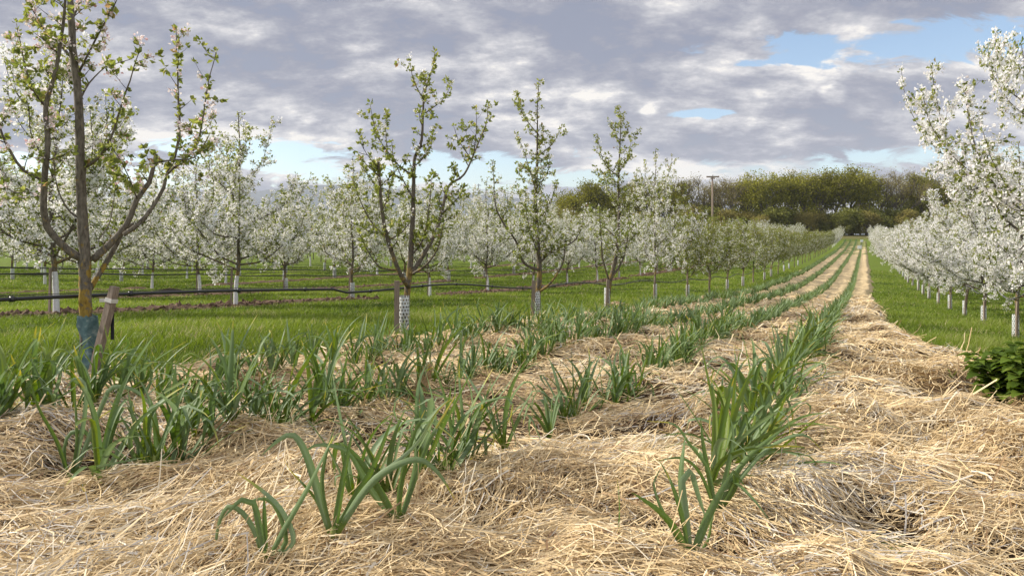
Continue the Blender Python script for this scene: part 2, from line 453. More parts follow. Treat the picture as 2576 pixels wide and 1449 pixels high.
def mk_guard():
    m, s = new_mat('perforated_guard')
    p = s.n('ShaderNodeSeparateXYZ', ins={0: opos(s)})
    ang = s.m('ARCTAN2', p.outputs[1], p.outputs[0])
    uu = s.m('MULTIPLY', ang, 10 / (2 * math.pi))
    vv = s.m('MULTIPLY', p.outputs[2], 19.0)
    off = s.m('MULTIPLY', s.m('MODULO', s.m('FLOOR', s.m('ADD', vv, 100.0)), 2.0), 0.5)
    fu = s.m('SUBTRACT', s.m('FRACT', s.m('ADD', s.m('ADD', uu, off), 20.0)), 0.5)
    fv = s.m('SUBTRACT', s.m('FRACT', s.m('ADD', vv, 100.0)), 0.5)
    r = s.m('SQRT', s.m('ADD', s.m('MULTIPLY', fu, fu), s.m('MULTIPLY', fv, fv)))
    hole = s.m('LESS_THAN', r, 0.27)
    n = s.noise(opos(s), 10, 4)
    c = s.ramp(n, [(0.3, (0.45, 0.49, 0.50)), (0.7, (0.66, 0.68, 0.67))])
    n7 = s.noise(opos(s), 22, 5, 0.7)
    mud = smooth(s, s.m('SUBTRACT', n7, s.m('MULTIPLY', p.outputs[2], 0.45)), 0.30, 0.5)
    c = s.mix(s.m('MULTIPLY', mud, 0.75), c, (0.20, 0.17, 0.11))
    bs = s.n('ShaderNodeBsdfPrincipled', ins={'Base Color': c, 'Roughness': 0.5})
    tr = s.n('ShaderNodeBsdfTransparent')
    mx_ = s.n('ShaderNodeMixShader', ins={0: hole, 1: bs.outputs[0], 2: tr.outputs[0]})
    s.n('ShaderNodeOutputMaterial', ins={0: mx_.outputs[0]})
    return m
M['guard'] = mk_guard()

def mk_ground():
    m, s = new_mat('ground_turf')
    P = pos(s)
    n1 = s.noise(P, 0.35, 5, 0.6)
    n2 = s.noise(P, 3.5, 6, 0.7)
    n3 = s.noise(P, 28, 4, 0.7)
    c = s.ramp(n2, [(0.28, (0.045, 0.07, 0.013)), (0.5, (0.12, 0.17, 0.022)), (0.72, (0.18, 0.23, 0.038))])
    c = s.mix(s.m('MULTIPLY', smooth(s, n1, 0.45, 0.7), 0.45), c, (0.10, 0.12, 0.025))
    c = s.mix(s.m('MULTIPLY', smooth(s, n3, 0.55, 0.8), 0.35), c, (0.16, 0.2, 0.05))
    y = s.n('ShaderNodeSeparateXYZ', ins={0: P}).outputs[1]
    c = s.mix(s.m('MULTIPLY', smooth(s, y, 196, 222), 0.75), c, (0.12, 0.095, 0.045))
    finish(s, c, 0.9, bump=s.m('ADD', n3, n2), bstr=0.8, bdist=0.05, spec=0.1)
    return m
M['ground'] = mk_ground()
def mk_strawbed():
    m, s = new_mat('straw_sheet')
    P = pos(s)
    mp = s.n('ShaderNodeMapping', ins={0: P}); mp.inputs['Scale'].default_value = (1, 2.6, 1)
    n2 = s.noise(mp.outputs[0], 14, 6, 0.75, 0.6)
    n1 = s.noise(P, 0.9, 4, 0.6)
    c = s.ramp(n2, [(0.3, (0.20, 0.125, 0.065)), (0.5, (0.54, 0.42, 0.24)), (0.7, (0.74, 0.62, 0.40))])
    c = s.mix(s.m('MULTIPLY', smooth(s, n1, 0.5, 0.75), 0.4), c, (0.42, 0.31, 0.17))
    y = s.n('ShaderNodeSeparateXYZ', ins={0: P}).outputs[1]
    gap_shade = s.ramp(n2, [(0.3, (0.05, 0.032, 0.02)), (0.6, (0.17, 0.11, 0.06))])  # near sheet painted dark, standing in for shade in gaps between straws
    c = s.mix(smooth(s, y, 16, 30), gap_shade, c)
    n4 = s.noise(P, 0.25, 3, 0.6)
    g = s.m('MULTIPLY', smooth(s, y, 118, 126), smooth(s, s.m('ADD', n4, s.m('MULTIPLY', smooth(s, y, 140, 190), 0.2)), 0.45, 0.6))
    c = s.mix(s.m('MULTIPLY', g, 0.8), c, (0.11, 0.15, 0.03))
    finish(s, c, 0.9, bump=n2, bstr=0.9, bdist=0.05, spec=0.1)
    return m
M['strawbed'] = mk_strawbed()
def mk_soil():
    m, s = new_mat('soil')
    n = s.noise(pos(s), 9, 6, 0.7)
    c = s.ramp(n, [(0.3, (0.075, 0.048, 0.032)), (0.55, (0.15, 0.10, 0.07)), (0.75, (0.27, 0.20, 0.14))])
    finish(s, c, 0.95, bump=n, bstr=1.0, bdist=0.04, spec=0.1)
    return m
M['soil'] = mk_soil()

# ------------------------------------------------------------------ ground sheets
def grid(xs, ys, fz):
    X, Y = np.meshgrid(xs, ys)
    Z = fz(X, Y)
    nx, ny = len(xs), len(ys)
    co = np.stack([X, Y, Z], -1).reshape(-1, 3)
    i = np.arange(ny - 1)[:, None] * nx + np.arange(nx - 1)[None, :]
    f = np.stack([i, i + 1, i + nx + 1, i + nx], -1).reshape(-1, 4)
    return co, f
def gaxis(near, far, d0, g):
    a = [0.0]; d = d0
    while a[-1] < far:
        if a[-1] > near: d *= g
        a.append(a[-1] + d)
    return np.array(a)
ax = gaxis(25, 9000, 0.5, 1.06)
xs = np.concatenate([-ax[::-1], ax[1:]])
ys = np.concatenate([-gaxis(5, 400, 0.6, 1.3)[::-1], gaxis(50, 9000, 0.5, 1.03)[1:]])
co, f = grid(xs, ys, terr)
kind(obj('ground', mesh('ground', co, f, 4, M['ground'], sm=True)), 'structure')

# straw sheet in row-aligned coordinates (u = X0, v = y)
def straw_sheet():
    vs = np.concatenate([np.arange(0.6, 16, 0.05), np.arange(16, 40, 0.12), np.arange(40, 196, 0.6)])
    us = np.linspace(0, 1, 170)
    U, V = np.meshgrid(us, vs)
    L = Ledge(V) - 0.15; R = Redge(V) + 0.15
    X0 = L + (R - L) * U
    X = X0 + SL * V
    Z = straw_h(X, V)
    nx = len(us)
    co = np.stack([X, V, Z], -1).reshape(-1, 3)
    i = np.arange(len(vs) - 1)[:, None] * nx + np.arange(nx - 1)[None, :]
    f = np.stack([i, i + 1, i + nx + 1, i + nx], -1).reshape(-1, 4)
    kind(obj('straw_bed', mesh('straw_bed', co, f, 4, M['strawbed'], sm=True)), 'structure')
straw_sheet()

# soil strips under the second to fifth rows of the left orchard
ROWX = lambda k: 3.44 - 10.27 * k
def soil():
    rs = np.random.RandomState(4)
    for k in (2, 3, 4):
        x0 = ROWX(k)
        vs = np.arange(8 if k == 2 else 18, 130, 0.22); us = np.linspace(-0.95, 0.75, 14)
        U, V = np.meshgrid(us, vs)
        wid = 0.8 + 0.5 * fbm(V * 0.3, V * 0 + k, 71, 3)
        X = x0 + U * wid + SL * V
        e = 1 - (np.abs((U + 0.1) / 0.85)) ** 2
        Z = terr(X, V) + 0.10 * np.clip(e, -0.2, 1) * (0.5 + 1.3 * vnoise(X * 3, V * 3, 81)) - 0.03 + 0.05 * fbm(X * 6, V * 6, 83, 2) - 0.16 * ss(fbm(V * 0.22, V * 0 + 5 * k, 91, 2), 0.12, 0.3)
        nx = len(us)
        i = np.arange(len(vs) - 1)[:, None] * nx + np.arange(nx - 1)[None, :]
        f = np.stack([i, i + 1, i + nx + 1, i + nx], -1).reshape(-1, 4)
        kind(obj('soil_strip', mesh('soil_strip', np.stack([X, V, Z], -1).reshape(-1, 3), f, 4, M['soil'])), 'structure')
    # loose clods
    n = 5200
    v = 9 + 60 * rs.rand(n) ** 1.6
    k = rs.choice([2, 3], n, p=[.65, .35])
    u = rs.randn(n) * 0.36 - 0.08
    x = ROWX(0) - 10.27 * k + u + SL * v
    keep = fbm(v * 0.22, v * 0 + 5 * k, 91, 2) < 0.22
    v = v[keep]; x = x[keep]; n = len(v)
    s = 0.025 + 0.075 * rs.rand(n) ** 2.5
    z = terr(x, v) + 0.05 + s * 0.4
    o = np.array([(1, 0, 0), (-1, 0, 0), (0, 1, 0), (0, -1, 0), (0, 0, 1), (0, 0, -1)], float)
    fo = np.array([(0, 2, 4), (2, 1, 4), (1, 3, 4), (3, 0, 4), (2, 0, 5), (1, 2, 5), (3, 1, 5), (0, 3, 5)])
    V = o[None] * s[:, None, None] * (0.6 + 0.8 * rs.rand(n, 6, 1)) + 0.35 * s[:, None, None] * rs.randn(n, 6, 3)
    V[..., 2] *= 0.7
    V += np.stack([x, v, z], -1)[:, None]
    ff = fo[None] + np.arange(n)[:, None, None] * 6
    kind(obj('soil_clods', mesh('soil_clods', V.reshape(-1, 3), ff.reshape(-1, 3), 3, M['soil'])), 'stuff')
soil()

# ------------------------------------------------------------------ strips of grass, straw (what nobody could count)
def ribbons(P, W, rnd, name, mat, taper=None):
    n, S1, _ = P.shape
    if taper is not None: W = W * taper[None, :, None]
    co = np.stack([P - W, P + W], 2).reshape(-1, 3)
    i = np.arange(n)[:, None] * S1 * 2 + np.arange(S1 - 1)[None, :] * 2
    f = np.stack([i, i + 1, i + 3, i + 2], -1).reshape(-1, 4)
    return mesh(name, co, f, 4, mat, rnd=np.repeat(rnd, S1 * 2))

def scatter_view(rs, n, z0, z1, power, margin=1.12, extra=0.3):
    """ground points inside the (widened) field of view; density per m2 ~ 1/z^power"""
    q = rs.rand(n)
    e = 2 - power
    z = (z0 * (z1 / z0) ** q) if abs(e) < 1e-6 else (z0 ** e + q * (z1 ** e - z0 ** e)) ** (1 / e)
    x = (rs.rand(n) * 2 - 1) * (0.6925 * z * margin + extra)
    return x, z

def straw():
    rs = np.random.RandomState(8)
    n = 300000
    x, y = scatter_view(rs, n, 2.0, 34, 1.95)
    X0 = x - SL * y
    ok = (X0 > Ledge(y) - 0.05 - 0.25 * rs.rand(n) ** 2) & (X0 < Redge(y) + 0.05 + 0.4 * rs.rand(n) ** 2)
    lo = straw_h(x, y) - terr(x, y)
    ok &= rs.rand(n) < np.clip(0.34 + 6.0 * (lo - 0.05), 0.15, 1.0)
    x = x[ok]; y = y[ok]; n = len(x)
    S = 5
    L = (0.08 + 0.30 * rs.rand(n) ** 1.3) * (1 + 0.25 * np.clip(y / 10, 0, 2))
    th = 4.5 * fbm(x * 0.9 + 3, y * 1.1, 41, 2) + rs.randn(n) * np.where(rs.rand(n) < 0.3, 1.1, 0.42)
    cur = rs.randn(n) * 1.6
    curly = rs.rand(n) < 0.10
    cur[curly] *= 3.2
    t = np.linspace(-0.5, 0.5, S)
    ang = th[:, None] + cur[:, None] * t[None]
    step = L / (S - 1)
    dx = np.cos(ang) * step[:, None]; dy = np.sin(ang) * step[:, None]
    px = x[:, None] + np.cumsum(dx, 1) - dx.sum(1)[:, None] / 2
    py = y[:, None] + np.cumsum(dy, 1) - dy.sum(1)[:, None] / 2
    lay = rs.rand(n) ** 1.2 * 0.07
    pz = straw_h(px, py) * 0.65 + straw_h(x, y)[:, None] * 0.35 + lay[:, None]
    tilt = rs.randn(n) * 0.09
    up = rs.rand(n) < 0.10
    tilt[up] = np.abs(rs.randn(up.sum())) * 0.55
    pz += np.where(t[None] * tilt[:, None] > 0, 1.0, 0.3) * t[None] * tilt[:, None] * L[:, None] + (rs.randn(n) * 0.02)[:, None] * (0.25 - t[None] ** 2) * 2
    P = np.stack([px, py, pz], -1)
    wd = (0.0013 + 0.0012 * rs.rand(n) + 0.003 * rs.rand(n) ** 9) * np.maximum(1, y / 3.6) ** 0.75
    wang = ang + math.pi / 2
    roll = rs.rand(n) * 1.2 - 0.2
    W = np.stack([np.cos(wang) * np.cos(roll)[:, None], np.sin(wang) * np.cos(roll)[:, None], np.sin(roll)[:, None] * np.ones_like(ang)], -1) * wd[:, None, None]
    rnd = np.clip(0.47 + 0.25 * rs.randn(n) + 0.6 * fbm(x * 1.3, y * 1.3, 51, 3), 0, 0.96)
    grey = fbm(x * 0.8 + 40, y * 0.8, 57, 2) > 0.12
    rnd[rs.rand(n) < np.where(grey, 0.16, 0.02)] = 1.0
    me = ribbons(P, W, rnd, 'straw_mulch', M['straw'])
    kind(obj('straw_mulch', me), 'stuff')
straw()

def grass():
    rs = np.random.RandomState(9)
    parts = []
    n = 620000
    x, y = scatter_view(rs, n, 3.2, 75, 1.75, 1.1, 0.8)
    X0 = x - SL * y
    left = X0 < Ledge(y) + 0.10 + 0.22 * rs.randn(n)
    right = X0 > Redge(y) - 0.10 + 0.25 * rs.randn(n)
    onstrip = np.zeros(n, bool)
    for k in (2, 3, 4):
        r = np.abs(X0 - ROWX(k) + 0.1)
        onstrip |= (r < 0.62 + 0.3 * fbm(y * 0.5, y * 0 + k, 71, 2)) & (rs.rand(n) < 0.93) & (fbm(y * 0.22, y * 0 + 5 * k, 91, 2) < 0.22)
    ok = (left | right) & ~onstrip
    x = x[ok]; y = y[ok]; X0 = X0[ok]; n = len(x); rg = right[ok]
    clump = np.clip(fbm(x * 0.55, y * 0.55, 21, 3) + 0.5, 0, 1)
    fine = np.clip(fbm(x * 3, y * 3, 23, 2) + 0.5, 0, 1)
    H = (0.055 + 0.11 * clump ** 1.5 + 0.05 * fine) * (0.6 + 0.7 * rs.rand(n))
    H *= np.where(rg & (y < 22), 1.45, 1.0)
    for k in (1,):
        H *= 1 + 0.5 * np.exp(-((X0 - ROWX(k)) / 0.35) ** 2)
    wd = (0.0016 + 0.0016 * rs.rand(n)) * np.maximum(1, y / 6.0) ** 0.85
    az = rs.rand(n) * 2 * math.pi
    lean = 0.25 + 0.75 * rs.rand(n) ** 1.5
    S = 4
    t = np.linspace(0, 1, S)
    bend = H[:, None] * lean[:, None] * t[None] ** 1.8
    wx = 0.5 + 0.3 * fbm(x * 0.4, y * 0.4, 27, 2)
    P = np.stack([x[:, None] + np.cos(az)[:, None] * bend + 0.25 * H[:, None] * t ** 2 * wx[:, None], y[:, None] + np.sin(az)[:, None] * bend,
                  terr(x, y)[:, None] - 0.01 + H[:, None] * (t[None] - 0.35 * lean[:, None] * t[None] ** 2)], -1)
    wa = rs.rand(n) * math.pi
    W = np.stack([np.cos(wa), np.sin(wa), 0 * wa], -1)[:, None, :] * wd[:, None, None]
    W = np.repeat(W, S, 1)
    rnd = np.clip(0.40 + 0.18 * rs.randn(n) + 0.8 * (clump - 0.5) + 0.6 * fbm(x * 0.22, y * 0.22, 29, 2), 0, 0.94)
    rnd[rs.rand(n) < 0.02 + 0.16 * (fbm(x * 1.1, y * 1.1, 33, 2) > 0.2)] = 1.0
    kind(obj('grass', ribbons(P, W, rnd, 'grass', M['grass'], np.array([1, 0.9, 0.6, 0.06]))), 'stuff')
grass()

def resample(P, d):
    P = np.asarray(P, float)
    # smooth with Catmull-Rom
    Q = np.vstack([2 * P[0] - P[1], P, 2 * P[-1] - P[-2]])
    out = []
    for i in range(1, len(Q) - 2):
        n = max(1, int(np.linalg.norm(Q[i + 1] - Q[i]) / d))
        for k in range(n):
            t = k / n
            out.append(0.5 * ((2 * Q[i]) + (-Q[i - 1] + Q[i + 1]) * t + (2 * Q[i - 1] - 5 * Q[i] + 4 * Q[i + 1] - Q[i + 2]) * t * t + (-Q[i - 1] + 3 * Q[i] - 3 * Q[i + 1] + Q[i + 2]) * t ** 3))
    out.append(P[-1])
    return np.array(out)

# ------------------------------------------------------------------ leeks
def leek_leaf(mb, rs, base, az, L, w, th0, bend, fold=None, twist=0.0, tone=0.5, yellow=0.0, segs=13):
    """one strap leaf: grows from base at angle th0 from vertical, arching over; keel along the middle"""
    t = np.linspace(0, 1, segs)
    th = th0 + bend * t ** 1.6
    if fold is not None: th = th + fold[1] * ss(t, fold[0] - 0.06, fold[0] + 0.06)
    ds = L / (segs - 1)
    r = np.concatenate([[0], np.cumsum(np.sin((th[1:] + th[:-1]) / 2) * ds)])
    z = np.concatenate([[0], np.cumsum(np.cos((th[1:] + th[:-1]) / 2) * ds)])
    a = az + twist * t ** 2
    d = np.stack([np.cos(a), np.sin(a), 0 * a], -1)
    P = np.asarray(base) + r[:, None] * d + z[:, None] * np.array([0, 0, 1.0])
    sd_ = np.stack([-np.sin(a), np.cos(a), 0 * a], -1)
    tang = np.sin(th)[:, None] * d + np.cos(th)[:, None] * np.array([0, 0, 1.0])
    nrm = np.cross(sd_, tang)
    roll = twist * 0.8 * t
    sdr = sd_ * np.cos(roll)[:, None] + nrm * np.sin(roll)[:, None]
    wd = w * np.minimum(1, 0.75 + t * 1.2) * (1 - t ** 3.0) ** 0.9
    wd[-1] = 0.0006
    vfold = (0.55 * (1 - t) + 0.10)
    k = nrm * (wd * vfold)[:, None]
    co = np.stack([P + sdr * wd[:, None], P + sdr * wd[:, None] * 0.5 + k * 0.75, P + k, P - sdr * wd[:, None] * 0.5 + k * 0.75, P - sdr * wd[:, None]], 1).reshape(-1, 3)
    i = np.arange(segs - 1)[:, None] * 5 + np.arange(4)[None]
    f = np.stack([i, i + 1, i + 6, i + 5], -1).reshape(-1, 4)
    tn = tone + 0.03 * np.sin(t * 9)
    if yellow: tn = np.where(t > 1 - yellow, np.maximum(tn, 0.86 + 0.14 * (t - 1 + yellow) / yellow), tn)
    tn = np.where(t < 0.12, 0.05, tn)
    tn5 = np.clip(tn[:, None] + np.array([0, 0.02, 0.12, 0.02, 0])[None] * (tn[:, None] < 0.7), 0, 1)
    mb.add(co, f, 0, tn5.ravel())

def make_leek(seed, big=1.0, segs=13, nl=None, spr=1.0):
    rs = np.random.RandomState(seed)
    st = MB(); lf = MB()
    st.tube([(0, 0, -0.08), (0, 0, 0.02), (0.002, 0, 0.09), (0.004, 0, 0.14)], [0.016, 0.017, 0.016, 0.012], 8, rnd=0.9)
    n = nl or rs.randint(6, 10)
    fan = rs.rand() * math.pi
    for i in range(n):
        f = i / (n - 1)
        side = i % 2
        az = fan + side * math.pi + rs.randn() * 0.45
        L = (0.40 + 0.10 * (spr - 1) + 0.26 * math.sin(math.pi * (0.25 + 0.6 * f)) * rs.uniform(0.75, 1.15)) * big
        th0 = 0.46 * (1 - f) ** 0.9 * spr + 0.05 + abs(rs.randn()) * 0.07 * spr
        bend = rs.uniform(0.0, 0.7) + (1.1 if rs.rand() < 0.3 else 0)
        fold = None
        if rs.rand() < 0.45: fold = (rs.uniform(0.5, 0.8), rs.uniform(1.1, 2.3))
        leek_leaf(lf, rs, (math.cos(az) * 0.006, math.sin(az) * 0.006, 0.03 + 0.09 * f), az, L, rs.uniform(0.014, 0.023) * big ** 0.5, th0, bend, fold,
                  rs.randn() * 0.4, rs.uniform(0.15, 0.78) if rs.rand() < 0.85 else 0.02, rs.choice([0, 0, 0.15, 0.25, 0.08]), segs)
    for _w in range(rs.randint(0, 3)):   # withered outer leaf
        az = rs.rand() * 6.28
        leek_leaf(lf, rs, (0, 0, 0.03), az, 0.30, 0.009, 1.0, 0.9, None, 0.5, 0.97, 0, segs)
    return st.mesh('stem', M['leek'], True), lf.mesh('foliage', M['leek'], True)

LEEKX = [-0.78, -2.22, -3.72, -5.1]     # leek rows, right to left
LROW = ['the rightmost leek row', 'the second leek row from the right', 'the third leek row from the right', 'the leftmost leek row']
ORD = ['first', 'second', 'third', 'fourth', 'fifth', 'sixth', 'seventh', 'eighth', 'ninth', 'tenth', 'eleventh', 'twelfth', 'thirteenth', 'fourteenth', 'fifteenth',
       'sixteenth', 'seventeenth', 'eighteenth', 'nineteenth', 'twentieth']
TRACED = {
    (0, 0): (1735, 1420, 3.06, [([(1735, 1415), (1702, 1335), (1650, 1272), (1580, 1222)], .017, .25, 0), ([(1737, 1410), (1718, 1320), (1695, 1240), (1672, 1178)], .009, .3, .15),
        ([(1738, 1405), (1729, 1310), (1722, 1210), (1738, 1110)], .022, .5, 0), ([(1740, 1400), (1727, 1300), (1722, 1215), (1745, 1195), (1768, 1260), (1795, 1335)], .019, .72, 0),
        ([(1745, 1400), (1775, 1320), (1812, 1250), (1855, 1182)], .021, .45, 0), ([(1755, 1410), (1785, 1370), (1800, 1330), (1822, 1270)], .007, .15, .3),
        ([(1730, 1410), (1690, 1330), (1655, 1260), (1642, 1210), (1655, 1178), (1675, 1195)], .009, .55, 0), ([(1736, 1405), (1715, 1290), (1690, 1215), (1660, 1160)], .011, .35, 0)]),
    (0, 1): (1802, 1300, 3.5, [([(1800, 1290), (1785, 1190), (1775, 1120), (1772, 1055)], .016, .3, 0), ([(1802, 1290), (1835, 1215), (1890, 1140), (1990, 1062)], .016, .4, 0),
        ([(1800, 1290), (1762, 1190), (1715, 1148), (1648, 1152)], .010, .3, .1), ([(1803, 1290), (1825, 1200), (1845, 1100), (1835, 1040)], .017, .55, 0), ([(1806, 1290), (1850, 1210), (1840, 1178), (1868, 1215)], .020, .2, 0),
        ([(1806, 1290), (1860, 1200), (1930, 1120), (2010, 1085), (2060, 1125)], .013, .6, .1), ([(1800, 1290), (1780, 1180), (1730, 1110), (1690, 1060), (1620, 1050)], .010, .45, .2)]),
    (1, 0): (668, 1432, 2.72, [([(662, 1425), (640, 1345), (605, 1295), (565, 1283), (537, 1340), (527, 1445)], .012, .6, .1), ([(668, 1425), (655, 1340), (640, 1265), (610, 1255), (565, 1300)], .016, .5, 0),
        ([(672, 1420), (715, 1330), (775, 1225), (832, 1105)], .017, .5, .1), ([(676, 1420), (715, 1370), (690, 1300), (655, 1272), (590, 1285)], .013, .4, 0), ([(668, 1420), (660, 1340), (652, 1255)], .012, .3, 0),
        ([(680, 1420), (735, 1370), (700, 1290), (640, 1240), (580, 1205)], .012, .75, .3)]),
    (1, 1): (838, 1368, 3.04, [([(835, 1360), (808, 1270), (770, 1150), (735, 1097), (695, 1110), (650, 1150)], .019, .62, 0), ([(838, 1360), (852, 1250), (868, 1150), (880, 1085)], .015, .3, 0),
        ([(842, 1360), (905, 1250), (965, 1185), (1050, 1148), (1105, 1178), (1150, 1245)], .018, .6, .1), ([(835, 1355), (812, 1230), (820, 1150), (845, 1070)], .013, .4, 0), ([(832, 1360), (790, 1260), (720, 1190), (700, 1165)], .010, .2, .3),
        ([(840, 1358), (880, 1270), (935, 1180), (985, 1050)], .015, .3, 0), ([(836, 1362), (860, 1300), (930, 1220), (1040, 1130), (1100, 1040), (1140, 1010)], .011, .82, .2)]),
    (1, 2): (1002, 1332, 3.48, [([(1000, 1325), (965, 1240), (905, 1140), (868, 1100)], .017, .35, 0), ([(1004, 1325), (1030, 1240), (1045, 1160), (1042, 1090)], .016, .5, 0), ([(998, 1325), (930, 1220), (880, 1130), (800, 1110), (760, 1150)], .014, .55, 0),
        ([(1003, 1322), (1010, 1220), (1040, 1100), (1075, 1020)], .014, .3, .1), ([(1006, 1322), (1035, 1230), (1080, 1110), (1150, 990)], .012, .45, .3)]),
    (2, 0): (175, 1225, 3.48, [([(165, 1215), (158, 1130), (172, 1092), (200, 1088), (245, 1150), (300, 1215)], .015, .5, 0), ([(176, 1215), (190, 1120), (185, 1020), (178, 990)], .016, .3, 0), ([(182, 1215), (225, 1100), (262, 1010), (285, 975), (345, 985), (400, 1045)], .018, .62, 0),
        ([(180, 1215), (150, 1110), (110, 1020), (95, 940), (100, 925)], .014, .25, 0), ([(180, 1200), (215, 1130), (265, 1125), (350, 1190)], .012, .65, 0), ([(178, 1215), (205, 1060), (200, 970), (165, 960), (130, 1000)], .014, .7, 0)]),
}

def leeks():
    rs = np.random.RandomState(21)
    var = [make_leek(100 + i) for i in range(34)]
    wide = [make_leek(300 + i, spr=1.75) for i in range(20)]
    fixed = {0: [3.02, 3.55, 3.8, 4.0, 4.15, 4.3, 4.45], 1: [2.70, 3.04, 3.48, 3.22, 3.70, 3.85, 4.0, 4.15, 4.5, 5.15, 5.4, 5.75, 6.0, 6.3, 6.6], 2: [3.48, 3.62, 3.75, 3.87, 4.02, 4.15, 4.3, 4.45, 4.6, 4.8, 5.0], 3: [3.95, 4.1, 4.25, 4.4, 4.55, 4.75, 4.9, 5.05, 5.2]}
    cand = []
    for r, x0 in enumerate(LEEKX):
        zs = list(fixed[r])
        z = zs[-1]
        while z < 200:
            z += (rs.uniform(0.13, 0.29) if r == 0 else rs.uniform(0.10, 0.27)) * (1 if z < 14 else 1.2)
            if r == 1 and (6.9 < z < 7.5): continue
            zs.append(z)
        for k, z in enumerate(zs):
            cand.append((z, r, k))
            if (z < 12 and rs.rand() < 0.6 and r) or (r == 0 and 6 < z < 12 and rs.rand() < 0.2) or (r > 1 and z < 6): cand.append((z + rs.uniform(0.04, 0.10), r, k + 0.5))
    for (r, k), (bx, by, z, leaves) in TRACED.items():
        zc = np.linspace(z * 0.78, z * 1.25, 160); xc = (bx - 1288) / F * zc
        yc = 600 + (EYE - straw_h(xc, zc)) * F / zc
        z = float(zc[np.argmin(np.abs(yc - by))])       # where the straw surface really carries this plant
        x = (bx - 1288) / F * z; gz = float(straw_h(np.array(x), np.array(z)))
        e = bpy.data.objects.new('leek', None); COL.objects.link(e); e.location = (x, z, gz)
        lf = MB(); st = MB(); rt = np.random.RandomState(int(bx))
        st.tube([(0, 0, -0.08), (0, 0, 0.03), (0.0, 0, 0.07)], [0.015, 0.016, 0.011], 8, rnd=0.9)
        y0 = 600 + (EYE - gz) * F / z      # where this base shows; traced heights are kept relative to it
        for (pts, w, tone, yel) in leaves:
            dep = rt.uniform(-0.10, 0.10)
            q = np.linspace(0, 1, len(pts))
            P = np.array([((a - bx) / F * z * 0.995, dep * t_, max(0.0 if i == 0 else -9, (by - b) / F * z)) for i, ((a, b), t_) in enumerate(zip(pts, q))])
            P[0] = (P[0][0] * 0.4, 0, 0.02)
            Q = resample(P, 0.03); n_ = len(Q); t_ = np.linspace(0, 1, n_)
            tg = np.gradient(Q, axis=0); tg /= np.linalg.norm(tg, axis=1)[:, None] + 1e-9
            yaw = rt.uniform(-0.7, 0.7) + rt.uniform(-0.5, 0.5) * t_
            vd = np.stack([np.sin(yaw), -np.cos(yaw), 0.25 + 0 * yaw], -1)
            sdv = np.cross(tg, vd); sdv /= np.linalg.norm(sdv, axis=1)[:, None] + 1e-9
            nr = np.cross(sdv, tg)
            wd = 0.85 * w * np.minimum(1, 0.7 + t_ * 1.2) * (1 - t_ ** 3.2) ** 0.9; wd[-1] = 0.0006
            kk = nr * (wd * (0.5 * (1 - t_) + 0.1))[:, None]
            co = np.stack([Q + sdv * wd[:, None], Q + sdv * wd[:, None] * .5 + kk * .75, Q + kk, Q - sdv * wd[:, None] * .5 + kk * .75, Q - sdv * wd[:, None]], 1).reshape(-1, 3)
            ii = np.arange(n_ - 1)[:, None] * 5 + np.arange(4)[None]
            tn = np.where(t_ < 0.1, 0.05, tone + 0.03 * np.sin(t_ * 9))
            if yel: tn = np.where(t_ > 1 - yel, np.maximum(tn, 0.86 + 0.14 * (t_ - 1 + yel) / yel), tn)
            lf.add(co, np.stack([ii, ii + 1, ii + 6, ii + 5], -1).reshape(-1, 4), 0, np.clip(tn[:, None] + np.array([0, .02, .12, .02, 0])[None] * (tone < .7), 0, 1).ravel())
        obj('stem', st.mesh('stem', M['leek'], True), e); obj('foliage', lf.mesh('foliage', M['leek'], True), e)
        tag(e, f'green leek, {ORD[k]} plant from the camera in {LROW[r]}', 'leek', 'leeks in the straw bed')
    cand = [c for c in cand if (c[1], c[2]) not in TRACED and not ((c[1], int(c[2])) in TRACED and c[0] < 3.7)]
    cand.sort()
    ind = [c for c in cand if c[0] < 1e9 and True][:292]
    zmax = ind[-1][0]
    for z, r, k in ind:
        tw = k != int(k); k = int(k)
        x = LEEKX[r] + SL * z + rs.randn() * (0.035 if z > 3.6 else 0.0) + (0.09 if tw else 0)
        if x / z < -0.8: continue
        v = wide[rs.randint(20)] if rs.rand() < (0.8 if r == 0 else 0.4) else var[rs.randint(len(var))]
        lz = float(straw_h(np.array(x), np.array(z)))
        e = bpy.data.objects.new('leek', None); COL.objects.link(e)
        e.location = (x, z, lz - 0.015); e.rotation_euler = (rs.randn() * 0.09, rs.randn() * 0.09 + (0.16 if r == 0 else 0.03), rs.rand() * 6.28)
        e.rotation_mode = 'ZXY'
        sc_ = rs.uniform(0.84, 1.10) * (0.85 if tw else 1) * (0.90 if r == 0 else 0.80 if z > 5 else 0.92 if r > 1 else 1.0) * (1.06 if z < 3.2 else 1)
        if z < 3.9: sc_ *= 1.0
        e.scale = (sc_,) * 3
        o1 = obj('stem', v[0], e); o2 = obj('foliage', v[1], e)
        if k < 20: tag(e, (f'smaller leek touching the {ORD[k]} plant in {LROW[r]}' if tw else f'green leek, {ORD[k]} plant from the camera in {LROW[r]}'), 'leek', 'leeks in the straw bed')
        else: tag(e, f'green leek farther back in {LROW[r]}, past its twentieth plant', 'leek', 'leeks in the straw bed')
    # the rest of the rows, too many to count
    low = []
    for i in range(8):
        m = MB(); r_ = np.random.RandomState(900 + i)
        for q in range(11):
            az = r_.rand() * 6.28
            leek_leaf(m, r_, (0, 0, 0.02), az, r_.uniform(0.36, 0.58), 0.019, r_.uniform(0.05, 0.5), r_.uniform(0.3, 1.3), None, 0, r_.uniform(0.15, 0.8), 0.0, 5)
        low.append((np.concatenate(m.co), np.concatenate(m.idx), np.concatenate(m.sz), np.concatenate(m.rn)))
    big = MB()
